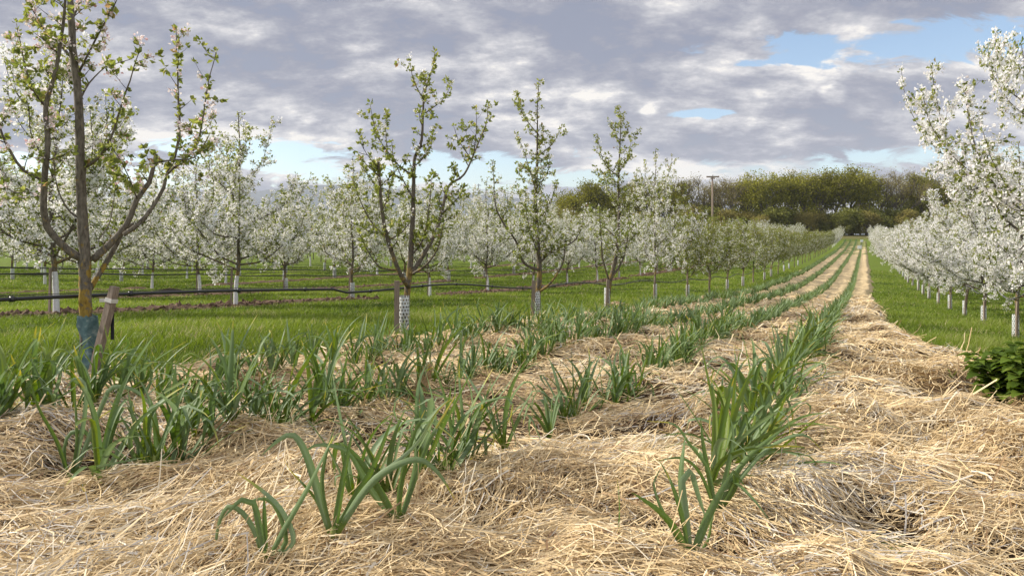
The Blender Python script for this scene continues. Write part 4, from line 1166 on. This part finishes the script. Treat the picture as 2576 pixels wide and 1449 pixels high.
def rows():
    rs = np.random.RandomState(77)
    items = []
    # row A (left of the bed): from the fifth tree on
    for k in range(4, 46):
        z = Z1[k]; items.append((z, 'A', k + 1, ROWA_X + SL * z))
    # right row
    zs = [12.1 + 4.51 * k for k in range(-1, 42)]
    for k, z in enumerate(zs): items.append((z, 'R', k + 1, 3.44 + SL * z))
    ph = {2: 15.6, 3: 30.5, 4: 39.0, 5: 47.7, 6: 55.0, 7: 66.0, 8: 74, 9: 82}
    for r in range(2, 10):
        x0 = ROWX(r)
        z = ph[r] - 4.51 * 3
        k = 0
        while z < 205:
            x = x0 + SL * z
            if x / z > -0.78 and z > 3:
                k += 1; items.append((z, r, k, x))
            z += 4.51
    # individuals: the nearest, the far ones of the hidden inner rows are one mass
    def prio(it):
        z, r, k, x = it
        return z * (1.0 if r in ('A', 'R', 2) else 1.25 if r == 3 else 1.7 + 0.25 * (r - 4))
    items.sort(key=prio)
    NI = 258
    rowname = {'A': 'the row just left of the bed', 'R': 'the row right of the straw bed', 2: 'the second row left of the bed', 3: 'the third row left of the bed',
               4: 'the fourth row left of the bed', 5: 'the fifth row left of the bed', 6: 'the sixth row left of the bed', 7: 'the seventh row left of the bed', 8: 'the eighth row left of the bed', 9: 'the ninth row left of the bed'}
    for (z, r, k, x) in items[:NI]:
        x2 = x + rs.randn() * 0.05
        if r == 'A':
            h = {5: 5.4, 6: 3.9, 7: 3.8, 8: 4.0}.get(k, rs.uniform(3.7, 4.4))
            if z > 160: ms, s_ = VAR_W[rs.randint(4)], h / 5.4
            else: ms, s_ = (VAR_G[rs.randint(4)], h / 4.3)
            if k == 5: ms, s_ = VAR_P[1], (0.8, 0.8, 5.5 / 5.2)
        elif r == 'R':
            ms = VAR_R[k % 3]; s_ = {1: 1.0, 2: (0.98, 0.98, 1.45), 3: 0.90}.get(k, rs.uniform(0.85, 1.0))
        else:
            ms = (VAR_W if rs.rand() < 0.6 else VAR_P)[rs.randint(3)]
            s_ = rs.uniform(0.88, 1.12) if r == 2 else rs.uniform(0.98, 1.22)
            if r == 2 and k <= 5: s_ = [1.2, 1.08, 0.98, 0.95, 1.05][k - 1]
            if r > 3: s_ *= 1.08
            if r > 2: s_ = (s_ * 1.22, s_ * 1.22, s_ * 1.03)
        lk = {'A': 'small apple tree with leaves and sparse blossom', 'R': 'apple tree dense with white blossom'}.get(r, 'white blossoming apple tree')
        if k <= 20: lab = f'{lk}, {ORD[k - 1]} from the camera in {rowname[r]}'
        else: lab = f'far {lk} near the distant end of {rowname[r]}'
        lab = ' '.join(lab.split()[:16]) if len(lab.split()) > 16 else lab
        guard = None
        if r == 'R' or (r == 'A' and (k % 3 != 1)) or (r not in ('A', 'R') and ms in VAR_P): guard = GUARD if z < 80 else None
        put_tree(ms, x2, z, lab, f'apple trees in {rowname[r]}', s_, rs.rand() * 6.28, guard)
        if z < 62 and r in ('A', 'R', 2, 3):
            add_stake(x2, z, f'wooden stake by the {ORD[min(k, 20) - 1]} tree in {rowname[r]}', 'wooden stakes beside the apple trees', rs)
    # stakes of the traced trees 2-4
    for k in (1, 2, 3):
        x = ROWA_X + SL * Z1[k]
        q = add_stake(x + 0.05, Z1[k] + 0.0, f'upright wooden stake in front of the {ORD[k]} apple tree left of the bed', 'wooden stakes beside the apple trees', rs)
        q.data = BIGSTAKE
    # the mass behind
    big_l = MB(); big_p = MB(); big = MB()
    src = []
    for i in range(3):
        t, _ = proc_tree(600 + i, 5.2, 1.35, 4, 1.0, 0.5, 0.75, True, 0.06, **V_)
        src.append(np.array([c[0] for c in t.cl]))
    for (z, r, k, x) in items[NI:]:
        C = src[rs.randint(3)]
        C = C[rs.rand(len(C)) < (0.55)]
        a = rs.rand() * 6.28; s_ = rs.uniform(0.98, 1.22)
        R = np.array([[math.cos(a), -math.sin(a), 0], [math.sin(a), math.cos(a), 0], [0, 0, 1]]) * s_
        gz = float(terr(np.array(x), np.array(z)))
        P = C @ R.T + np.array([x, z, gz])
        n = len(P)
        for frac, mi, sz in ((1.0, 1, 0.10), (1.0, 0, 0.11)):
            A = rs.randn(n, 3); A /= np.linalg.norm(A, axis=1)[:, None]
            B = np.cross(A, rs.randn(n, 3)); B /= np.linalg.norm(B, axis=1)[:, None]
            o = P + rs.randn(n, 3) * 0.05
            co = np.stack([o - A * sz, o + B * sz * 0.7, o + A * sz, o - B * sz * 0.7], 1).reshape(-1, 3)
            big.add(co, np.arange(n * 4).reshape(-1, 4), mi, np.repeat(rs.rand(n), 4))
        big.tube([(x, z, gz - 0.2), (x, z, gz + 1.0), (x + 0.1, z, gz + 3.5)], [0.07, 0.06, 0.02], 5, 2)
        for q in range(5):
            aa = rs.rand() * 6.28
            big.tube([(x, z, gz + 1), (x + math.cos(aa) * 0.6, z + math.sin(aa) * 0.6, gz + 1.6), (x + math.cos(aa), z + math.sin(aa), gz + 3.0)], [0.03, 0.02, 0.01], 3, 2, cap=False)
    kind(obj('distant_orchard', big.mesh('distant_orchard', [M['leaf'], M['petal'], M['bark']])), 'stuff')
rows()

# ------------------------------------------------------------------ irrigation pipes
def pipe(x0, z0, z1, h, r, mat, seed, label, sag=0.05, clips=True, spacing=4.51, ph=0.0, side=-0.09, hfun=None, wire=True):
    rs = np.random.RandomState(seed)
    e = bpy.data.objects.new('irrigation_pipe', None); COL.objects.link(e)
    zs = np.arange(z0, z1, 0.25)
    X = x0 + SL * zs + side
    # follows trees; smooth undulation between them
    sg = np.interp(zs, np.arange(z0, z1, 1.1), rs.rand(len(np.arange(z0, z1, 1.1))) * sag)
    sg = np.convolve(np.pad(sg, 3, mode='edge'), np.ones(7) / 7, 'valid')
    H = np.array([h if hfun is None else hfun(q) for q in zs])
    Zt = terr(X, zs); Zt = np.convolve(np.pad(Zt, 4, mode='edge'), np.ones(9) / 9, 'valid')
    Z = Zt + H - sg
    P = np.stack([X, zs, Z], -1)
    e.location = tuple(P[0])
    P0 = P - P[0]
    m = MB(); m.tube(P0, r, 8)
    obj('pipe', m.mesh('pipe', mat, True), e)
    if wire:
        m = MB(); Q = P0.copy(); Q[:, 2] = (Zt + H + r + 0.004)[:] - P[0, 2]; Q[:, 2] = np.maximum(Q[:, 2], P0[:, 2] + r + 0.003)
        m.tube(Q, 0.0035, 4); obj('support_wire', m.mesh('support_wire', M['wire']), e)
    if clips:
        m = MB(); m.tube([(0, -0.018, 0), (0, 0.018, 0)], r * 1.5, 8); cm = m.mesh('clip', M['pipe'], True)
        for z in np.arange(z0 + 0.6, min(z1, 40), 1.15):
            i = int((z - z0) / 0.25)
            if i >= len(P0) - 1: break
            d = P0[i + 1] - P0[i]
            c = obj('clip', cm, e, tuple(P0[i]))
            c.rotation_euler = (0, 0, -math.atan2(d[0], d[1]))
    tag(e, label, 'irrigation pipe', 'irrigation pipes strung along the tree rows')
pipe(ROWA_X, 2.2, 150, 0.72, 0.0165, M['pipe'], 1, 'thick black irrigation pipe strung along the tree row just left of the bed', 0.05, hfun=lambda q: 0.74 + 0.05 * math.sin(q * 1.1) * (q > 10), side=-0.10)
pipe(ROWX(2), 8, 120, 1.02, 0.013, M['pipe'], 2, 'upper black pipe along the second tree row left of the bed', 0.02, False, wire=False)
pipe(ROWX(2), 8, 120, 0.92, 0.013, M['pipe'], 3, 'lower sagging black pipe along the second tree row left of the bed', 0.16, False, wire=False, side=-0.14)
pipe(ROWX(3), 18, 120, 0.95, 0.013, M['pipe'], 4, 'black pipe along the third tree row left of the bed', 0.12, False, wire=False)
pipe(ROWX(4), 26, 120, 0.95, 0.014, M['pipe'], 5, 'black pipe along the fourth tree row left of the bed', 0.1, False, wire=False)
pipe(3.44, 8, 120, 1.02, 0.016, M['pipe_grey'], 6, 'grey irrigation pipe strung along the tree row right of the straw bed', 0.08, hfun=lambda q: 1.02 + 0.10 * math.sin(q * 1.35 + 0.6), side=-0.1, wire=False)

# ------------------------------------------------------------------ forest beyond the field
def forest_tree(seed, H, R, mat, density, bare, leaf=0.42):
    rs = np.random.RandomState(seed)
    w = MB(); tips = []
    w.tube([(0, 0, -0.5), (0.1, 0, H * 0.2), (rs.randn() * 0.3, rs.randn() * 0.3, H * 0.45)], [0.5, 0.42, 0.3], 7)
    def rec(p, d, L, r, dep):
        n = 4; pts = [p]
        for i in range(n):
            d = nz(d + rs.randn(3) * 0.16 + UP * 0.10); pts.append(pts[-1] + d * L / n)
        w.tube(pts, np.linspace(r, r * 0.6, n + 1), 5 if dep < 2 else 3, cap=False)
        if dep >= 4 or r < 0.03:
            tips.append(pts[-1]); tips.append(pts[2]); return
        for k in range(3 if dep < 3 else 2):
            o = nz(np.cross(d, rs.randn(3)))
            rec(pts[-1] if k else pts[-1], nz(d + o * 0.75), L * rs.uniform(0.62, 0.82), r * 0.6, dep + 1)
        rec(pts[2], nz(d * 0.6 + nz(np.cross(d, rs.randn(3))) * 0.8), L * 0.6, r * 0.45, dep + 1)
    for k in range(4):
        a = k * 1.57 + rs.rand()
        rec(np.array([0, 0, H * rs.uniform(0.25, 0.42)]), nz(np.array([math.cos(a) * 0.7, math.sin(a) * 0.7, 1.0])), H * 0.22, 0.27, 0)
    T = np.array(tips)
    # fit to the wanted crown
    top = T[:, 2].max(); T0 = T.copy()
    m = MB()
    n = int(density)
    idx = rs.randint(len(T), size=n)
    C = T[idx] + rs.randn(n, 3) * (0.55 if bare else 0.8)
    if not bare:   # side foliage lower down
        k = int(n * 0.22); a = rs.rand(k) * 6.28; hh = H * (0.12 + 0.6 * rs.rand(k)); rr = R * (0.45 + 0.6 * rs.rand(k)) * (0.6 + 0.5 * np.sin(np.clip(hh / H, 0, 1) * 3.1))
        lump = vnoise(a * 2 + seed, hh * 0.35, 7)
        keep = lump > 0.42
        C = np.concatenate([C, np.stack([np.cos(a) * rr, np.sin(a) * rr, hh], -1)[keep] + rs.randn(keep.sum(), 3) * 0.5])
    n = len(C)
    A = rs.randn(n, 3); A /= np.linalg.norm(A, axis=1)[:, None]
    B = np.cross(A, rs.randn(n, 3)); B /= np.linalg.norm(B, axis=1)[:, None]
    s_ = (leaf * (0.6 + 0.8 * rs.rand(n)))[:, None] * (0.55 if bare else 1)
    co = np.stack([C - A * s_, C + B * s_ * .6, C + A * s_, C - B * s_ * .6], 1).reshape(-1, 3)
    m.add(co, np.arange(n * 4).reshape(-1, 4), 0, np.repeat(np.clip(0.5 + 0.25 * rs.randn(n), 0, 1), 4))
    zt = max(C[:, 2].max(), 1)
    return w.mesh('trunk', M['fbark']), m.mesh('crown', mat), zt

def forest():
    rs = np.random.RandomState(99)
    A = [forest_tree(10 + i, 22, 4.5, M['forest'], 6200, False, 0.27) for i in range(4)]
    B = [forest_tree(30 + i, 22, 5, M['forest_brown'], 4200, True, 0.26) for i in range(3)]
    Cc = [forest_tree(40 + i, 14, 4.5, M['forest_dark' if i else 'forest_brown'], 6500, False, 0.33) for i in range(3)]
    prof = [(1300, 500), (1425, 482), (1460, 447), (1500, 462), (1560, 470), (1600, 462), (1650, 440), (1690, 452), (1725, 432), (1760, 446), (1830, 442), (1870, 424), (1930, 432), (2000, 425), (2060, 434),
            (2150, 416), (2205, 428), (2260, 420), (2330, 438), (2450, 432), (2700, 430)]
    PX = [p[0] for p in prof]; PY = [p[1] for p in prof]
    n = 0
    kindl = {0: ('leafy green-brown forest tree', A), 1: ('lacy thin-leaved forest tree', B)}
    spots = []
    xx = 1432
    while xx < 2560:
        spots.append((xx, 250 + rs.uniform(-4, 4))); xx += rs.uniform(36, 58)
    for i, (px, z) in enumerate(spots):
        lacy = (1690 < px < 1800) or (2190 < px < 2300) or rs.rand() < 0.2
        va = (B if lacy else A)[rs.randint(3)]
        x = (px - 1288) / F * z
        gz = float(terr(np.array(x), np.array(z)))
        h = EYE + (600 - np.interp(px, PX, PY) + rs.uniform(-4, 8)) / F * z - gz
        e = bpy.data.objects.new('forest_tree', None); COL.objects.link(e)
        s_ = h / va[2]
        e.location = (x, z, gz); e.rotation_euler = (0, 0, rs.rand() * 6.28); e.scale = (s_ * 1.05, s_ * 1.05, s_)
        obj('trunk', va[0], e); obj('crown', va[1], e)
        tag(e, ('thin-leaved' if lacy else 'full-leaved') + f' woodland tree on the skyline, number {i + 1} from the left' if False else
            f"{'lacy thin-leaved' if lacy else 'dense olive-green'} woodland tree on the far skyline, {ORD[i] if i < 20 else 'hidden behind right blossoms'}{' from the left' if i < 20 else ''}", 'tree', 'woodland trees beyond the field')
        n += 1
    # darker understorey and second rank
    for i in range(42):
        px = 1415 + i * 28 + rs.uniform(-10, 10); z = 241 + rs.uniform(-4, 3)
        va = Cc[rs.choice([0, 1, 2], p=[.5, .25, .25])]
        x = (px - 1288) / F * z; gz = float(terr(np.array(x), np.array(z)))
        s_ = max(EYE + (600 - 528) / F * z - gz, 4.0) * rs.uniform(0.85, 1.25) / va[2]
        e = bpy.data.objects.new('woodland_bush', None); COL.objects.link(e)
        e.location = (x, z, gz - 0.3); e.rotation_euler = (0, 0, rs.rand() * 6.28); e.scale = (s_ * 1.2, s_ * 1.2, s_)
        obj('trunk', va[0], e); obj('crown', va[1], e)
        tag(e, 'dark low bush at the foot of the far woodland edge', 'bush', 'bushes along the woodland edge')
    # the wood behind: one mass
    big = MB()
    for i in range(60):
        px = 1440 + i * 20 + rs.uniform(-8, 8); z = 264 + rs.uniform(-4, 12)
        va = (A + B)[rs.randint(7)] if rs.rand() < 0.75 else Cc[1]
        x = (px - 1288) / F * z; gz = float(terr(np.array(x), np.array(z)))
        top = EYE + (600 - np.interp(px, PX, PY)) / F * z - gz
        n_ = 1700
        aa = rs.rand(n_) * 6.28; rr = 4.5 * rs.rand(n_) ** 0.5; hh = top * (0.02 + 0.58 * rs.rand(n_))
        C = np.stack([x + np.cos(aa) * rr, z + np.sin(aa) * rr, gz + hh], -1)
        keep = vnoise(C[:, 0] * 0.45, C[:, 2] * 0.45, 5) > 0.30 + 0.35 * (hh / top)
        C = C[keep]; n2 = len(C)
        Aa = rs.randn(n2, 3); Aa /= np.linalg.norm(Aa, axis=1)[:, None]
        Bb = np.cross(Aa, rs.randn(n2, 3)); Bb /= np.linalg.norm(Bb, axis=1)[:, None]
        s2 = 0.42
        co = np.stack([C - Aa * s2, C + Bb * s2 * .6, C + Aa * s2, C - Bb * s2 * .6], 1).reshape(-1, 3)
        big.add(co, np.arange(n2 * 4).reshape(-1, 4), 0, np.repeat(rs.rand(n2), 4))
        big.tube([(x, z, gz - 0.5), (x + rs.randn() * .5, z, gz + top * 0.5), (x + rs.randn(), z, gz + top * 0.85)], [0.3, 0.22, 0.06], 5, 1)
    kind(obj('distant_wood', big.mesh('distant_wood', [M['forest_dark'], M['fbark']])), 'stuff')
forest()

# ------------------------------------------------------------------ hills, pylon, utility pole, signs
def hills():
    prof = [(-1500, 520), (-400, 480), (0, 472), (300, 500), (600, 488), (690, 474), (760, 463), (860, 466), (1000, 474), (1200, 487), (1300, 496), (1450, 512), (1800, 535), (2600, 545), (3600, 560)]
    xs_ = np.arange(-1500, 3600, 20.0)
    yy_ = np.interp(xs_, [p[0] for p in prof], [p[1] for p in prof]) + 5 * fbm(xs_ * 0.012, xs_ * 0, 3, 4)
    D = 6500.0
    rows_ = []
    for dd, fr in ((4300, 0.0), (5000, 0.35), (5800, 0.75), (6500, 1.0), (7200, 0.7), (8300, 0.0)):
        X = (xs_ - 1288) / F * dd * (1 if dd < 6600 else 6500 / dd * 1.1)
        H = (600 - yy_) / F * D * fr
        rows_.append(np.stack([X, np.full_like(X, dd), EYE - 6 + H * (1 + 0.1 * fbm(X * 0.004, X * 0 + dd, 7, 3)) if 0 < fr < 1 else EYE - 6 + H], -1))
    co = np.concatenate(rows_); n = len(xs_)
    i = np.arange(len(rows_) - 1)[:, None] * n + np.arange(n - 1)[None]
    f = np.stack([i, i + 1, i + n + 1, i + n], -1).reshape(-1, 4)
    kind(obj('hills', mesh('hills', co, f, 4, M['hill'], sm=True)), 'structure')
hills()

def pole():
    z = 85.0; x = (1792 - 1288) / F * z; gz = float(terr(np.array(x), np.array(z)))
    e = bpy.data.objects.new('utility_pole', None); COL.objects.link(e); e.location = (x, z, gz)
    top = EYE + (600 - 447) / F * z - gz
    m = MB(); m.tube([(0, 0, -0.5), (0.02, 0, top * 0.5), (0, 0, top)], [0.15, 0.12, 0.09], 8); obj('post', m.mesh('post', M['wood'], True), e)
    m = MB(); m.box((0.05, 0, top + 0.08), (1.45, 0.16, 0.16)); m.box((0.05, 0, top - 0.1), (0.5, 0.12, 0.12)); obj('crossbar', m.mesh('crossbar', M['wood']), e)
    m = MB(); m.tube([(0.05, 0, top + 0.16), (0.05, 0, top + 0.3)], 0.05, 6); obj('insulator', m.mesh('insulator', M['metal']), e)
    tag(e, 'tall wooden pole with a short crossbar standing above the orchard before the wood', 'pole')
    z = 1400.0; x = (1204 - 1288) / F * z
    e = bpy.data.objects.new('power_pylon', None); COL.objects.link(e); e.location = (x, z, -6)
    m = MB(); H = (600 - 462) / F * z + 7
    for sx in (-1, 1):
        for sy in (-1, 1): m.tube([(sx * 4, sy * 4, 0), (sx * 1.0, sy * 1.0, H * 0.6), (sx * 0.3, sy * 0.3, H)], 0.35, 4)
    for k in range(10):
        h0 = H * k / 11; w0 = 4 - 3 * min(1, h0 / (H * 0.6)); h1 = H * (k + 1) / 11; w1 = 4 - 3 * min(1, h1 / (H * 0.6))
        m.tube([(-w0, -w0, h0), (w1, -w1, h1)], 0.2, 3); m.tube([(w0, -w0, h0), (-w1, -w1, h1)], 0.2, 3)
    obj('lattice', m.mesh('lattice', M['metal']), e)
    for h, w in ((0.68, 8), (0.84, 11), (0.97, 5)):
        m = MB(); m.tube([(-w, 0, H * h), (0, 0, H * h + 1.4), (w, 0, H * h)], 0.35, 4); m.tube([(-w, 0, H * h), (w, 0, H * h)], 0.3, 4)
        obj('crossarm', m.mesh('crossarm', M['metal']), e)
    tag(e, 'tiny lattice power pylon on the left horizon above the blossom', 'pylon')
    for (px, py, z, w, h, lab) in ((2162.5, 622, 112, 0.62, 0.5, 'larger nearer white board sign standing in the far end of the leek rows'), (2168, 606, 150, 0.55, 0.5, 'smaller farther white board sign standing between the distant leek rows')):
        x = (px - 1288) / F * z; gz = float(surf(np.array(x), np.array(z)))
        zc = max(EYE - (py - 600) / F * z - gz, 0.45)
        e = bpy.data.objects.new('sign', None); COL.objects.link(e); e.location = (x, z, gz)
        m = MB(); m.box((0, 0, zc), (w, 0.02, h)); obj('board', m.mesh('board', M['board']), e)
        m = MB(); m.tube([(0, 0.03, -0.2), (0, 0.03, zc + h / 2)], 0.03, 6); obj('post', m.mesh('post', M['wood']), e)
        tag(e, lab, 'sign')
pole()

# ------------------------------------------------------------------ small plants and oddments
def nettle():
    rs = np.random.RandomState(12)
    x0, y0 = 5.5, 7.3
    gz = float(surf(np.array(x0), np.array(y0)))
    e = bpy.data.objects.new('nettle_bush', None); COL.objects.link(e); e.location = (x0, y0, gz)
    st = MB(); lf = MB()
    def leaf(p, d, L):
        d = nz(d); side = nz(np.cross(d, UP)); nr = np.cross(side, d)
        K = 9; v = [p]; prof = []
        t = np.linspace(0, 1, K)
        wv = 0.44 * L * np.sin(np.pi * np.clip(t * 0.93 + 0.07, 0, 1) ** 0.75) * (1 + 0.14 * (np.arange(K) % 2)); wv[-1] = 0.001
        mid = [p + d * L * q - UP * L * 0.35 * q ** 2 for q in t]
        lft = [m_ + side * w_ + nr * w_ * 0.3 for m_, w_ in zip(mid, wv)]
        rgt = [m_ - side * w_ + nr * w_ * 0.3 for m_, w_ in zip(mid, wv)]
        co = np.array([q for tr in zip(lft, mid, rgt) for q in tr])
        f = []
        for i in range(K - 1):
            a = i * 3; f += [(a, a + 1, a + 4, a + 3), (a + 1, a + 2, a + 5, a + 4)]
        lf.add(co, f, 0, float(np.clip(0.5 + 0.35 * rs.randn(), 0, 1)))
    for k in range(100):
        a = rs.rand() * 6.28; r = 0.72 * rs.rand() ** 0.5
        b = np.array([math.cos(a) * r, math.sin(a) * r * 0.8, 0])
        H = 0.60 * (1 - 0.45 * (r / 0.85) ** 2) * rs.uniform(0.75, 1.1)
        lean = np.array([math.cos(a), math.sin(a), 0]) * 0.25 * r / 0.85
        n = 7; pts = [b + (UP * H + lean * H) * q + lean * H * q * q for q in np.linspace(0, 1, n)]
        st.tube(pts, np.linspace(0.004, 0.002, n), 4)
        ph = rs.rand() * 3
        for i in range(1, n):
            for q in range(4 if i > n - 2 else 2):
                aa = ph + i * 1.57 + q * (math.pi if i <= n - 2 else 1.57)
                leaf(pts[i] + rs.randn(3) * 0.008, np.array([math.cos(aa), math.sin(aa), 0.15]), rs.uniform(0.13, 0.20) * (0.8 if i == n - 1 else 1))
    obj('stems', st.mesh('stems', M['nettle']), e); obj('foliage', lf.mesh('foliage', M['nettle']), e)
    tag(e, 'dark green leafy nettle bush at the right rim of the straw', 'bush')
nettle()

def oddments():
    rs = np.random.RandomState(5)
    # dried brown bundle leaning among the leeks
    z = 5.9; x = (1062 - 1288) / F * z; gz = float(straw_h(np.array(x), np.array(z)))
    m = MB()
    a = np.array([-0.09, 0, -0.03]); b = np.array([0.055, 0.0, 0.34])
    ax_ = nz(b - a); u_ = nz(np.cross(ax_, np.array([0, 1.0, 0]))); v_ = np.cross(ax_, u_)
    t = np.linspace(0, 1, 12)
    m.tube([a + (b - a) * q for q in t], 0.012 + 0.036 * np.sin(np.pi * np.clip(t * 0.9 + 0.12, 0, 1)), 12, rnd=0.2, wob=0.0)
    for k in range(420):
        q = rs.rand(); an = rs.rand() * 6.28
        r = 0.014 + 0.036 * math.sin(math.pi * min(1, q * 0.9 + 0.12))
        p = a + (b - a) * q + (u_ * math.cos(an) + v_ * math.sin(an)) * r
        o = u_ * math.cos(an) + v_ * math.sin(an)
        m.tube([p, p + ax_ * 0.02 + o * 0.004 + rs.randn(3) * 0.004, p + ax_ * 0.045 + o * 0.009 + rs.randn(3) * 0.006], [0.0022, 0.002, 0.0008], 3, rnd=float(rs.choice([0.1, 0.25, 0.35, 0.45])), cap=False)
    o = obj('dried_seed_head', m.mesh('dried_seed_head', M['straw'], True), None, (x, z, gz))
    tag(o, 'golden brown dried cob-like stalk leaning among the middle leeks', 'dried stalk')
    # single fallen leaf standing out of the straw
    z = 3.05; x = (1552 - 1288) / F * z; gz = float(straw_h(np.array(x), np.array(z)))
    m = MB(); leek_leaf(m, rs, (0, 0, 0.0), 0.3, 0.27, 0.007, 0.12, -0.3, None, 0.2, 0.3, 0.2, 12)
    tag(obj('leek_leaf', m.mesh('leek_leaf', M['leek'], True), None, (x, z, gz)), 'single thin green leaf standing out of the straw between leek rows', 'leaf')
    # little weeds and dry stalks on the straw, right
    for (px, py, zz, n, L, lab) in ((2395, 960, 8.2, 5, 0.13, 'small green weed sprouting from the straw left of the nettle bush'), (2340, 900, 10.0, 6, 0.12, 'small green weed near the right rim of the straw, behind the other'),):
        x = (px - 1288) / F * zz; gz = float(straw_h(np.array(x), np.array(zz)))
        m = MB()
        for k in range(n): leek_leaf(m, rs, (0, 0, 0), rs.rand() * 6.28, L * rs.uniform(.7, 1.2), 0.012, rs.uniform(0.2, 1.0), 0.5, None, 0, 0.0, 0, 6)
        tag(obj('weed', m.mesh('weed', M['leek'], True), None, (x, zz, gz)), lab, 'weed')
    z = 6.2; x = (2310 - 1288) / F * z; gz = float(straw_h(np.array(x), np.array(z)))
    m = MB()
    for q in (-0.015, 0.015): m.tube([(q, 0, -0.03), (q * 1.3, 0, 0.05), (q * 0.6, 0, 0.10)], [0.004, 0.003, 0.002], 5)
    tag(obj('twig', m.mesh('twig', M['deadwood']), None, (x, z, gz)), 'pair of short dark dry twigs poking from the straw on the right', 'twig')
    # dark heap in the grass between left rows
    z = 31.0; x = (428 - 1288) / F * z; gz = float(terr(np.array(x), np.array(z)))
    m = MB()
    for k in range(260):
        a = rs.rand() * 6.28; r = 0.3 * rs.rand()
        p = np.array([math.cos(a) * r, math.sin(a) * r, 0.0])
        m.tube([p, p + np.array([rs.randn() * 0.1, rs.randn() * 0.1, 0.18 + 0.12 * rs.rand()]), p + np.array([rs.randn() * 0.25, rs.randn() * 0.2, 0.22 * rs.rand()])], [0.008, 0.006, 0.003], 3, cap=False)
    tag(obj('brush_heap', m.mesh('brush_heap', M['deadwood']), None, (x, z, gz)), 'small dark heap of twigs on the grass between the left tree rows', 'brush heap')
    # straw tuft on the grass by the fourth tree
    z = 22.3; x = (1550 - 1288) / F * z; gz = float(terr(np.array(x), np.array(z)))
    n = 900; m = MB()
    for k in range(n // 2):
        a = rs.rand() * 6.28; r = 0.32 * rs.rand() ** 0.6; th = rs.rand() * 3.14
        p = np.array([math.cos(a) * r * 1.3, math.sin(a) * r, 0.02 + 0.11 * max(0, 1 - r / 0.32)])
        d = np.array([math.cos(th), math.sin(th), rs.randn() * 0.2]) * 0.07
        m.tube([p - d, p + UP * 0.012, p + d], [0.004, 0.004, 0.003], 3, rnd=float(rs.rand()), cap=False)
    tag(obj('straw_tuft', m.mesh('straw_tuft', M['straw']), None, (x, z, gz)), 'small pale tuft of straw lying on the grass right of the fourth tree', 'straw')
oddments()

# ------------------------------------------------------------------ the air
def haze():
    m = MB(); m.box((0, 4300, 240), (19000, 9800, 500))
    mt, s = new_mat('haze')
    pv = s.n('ShaderNodeVolumePrincipled', ins={'Color': (0.80, 0.86, 0.95, 1), 'Density': 0.00008})
    s.n('ShaderNodeOutputMaterial', ins={1: pv.outputs[0]})
    mt.cycles.homogeneous_volume = True
    o = obj('haze', m.mesh('haze', mt)); kind(o, 'stuff')
haze()
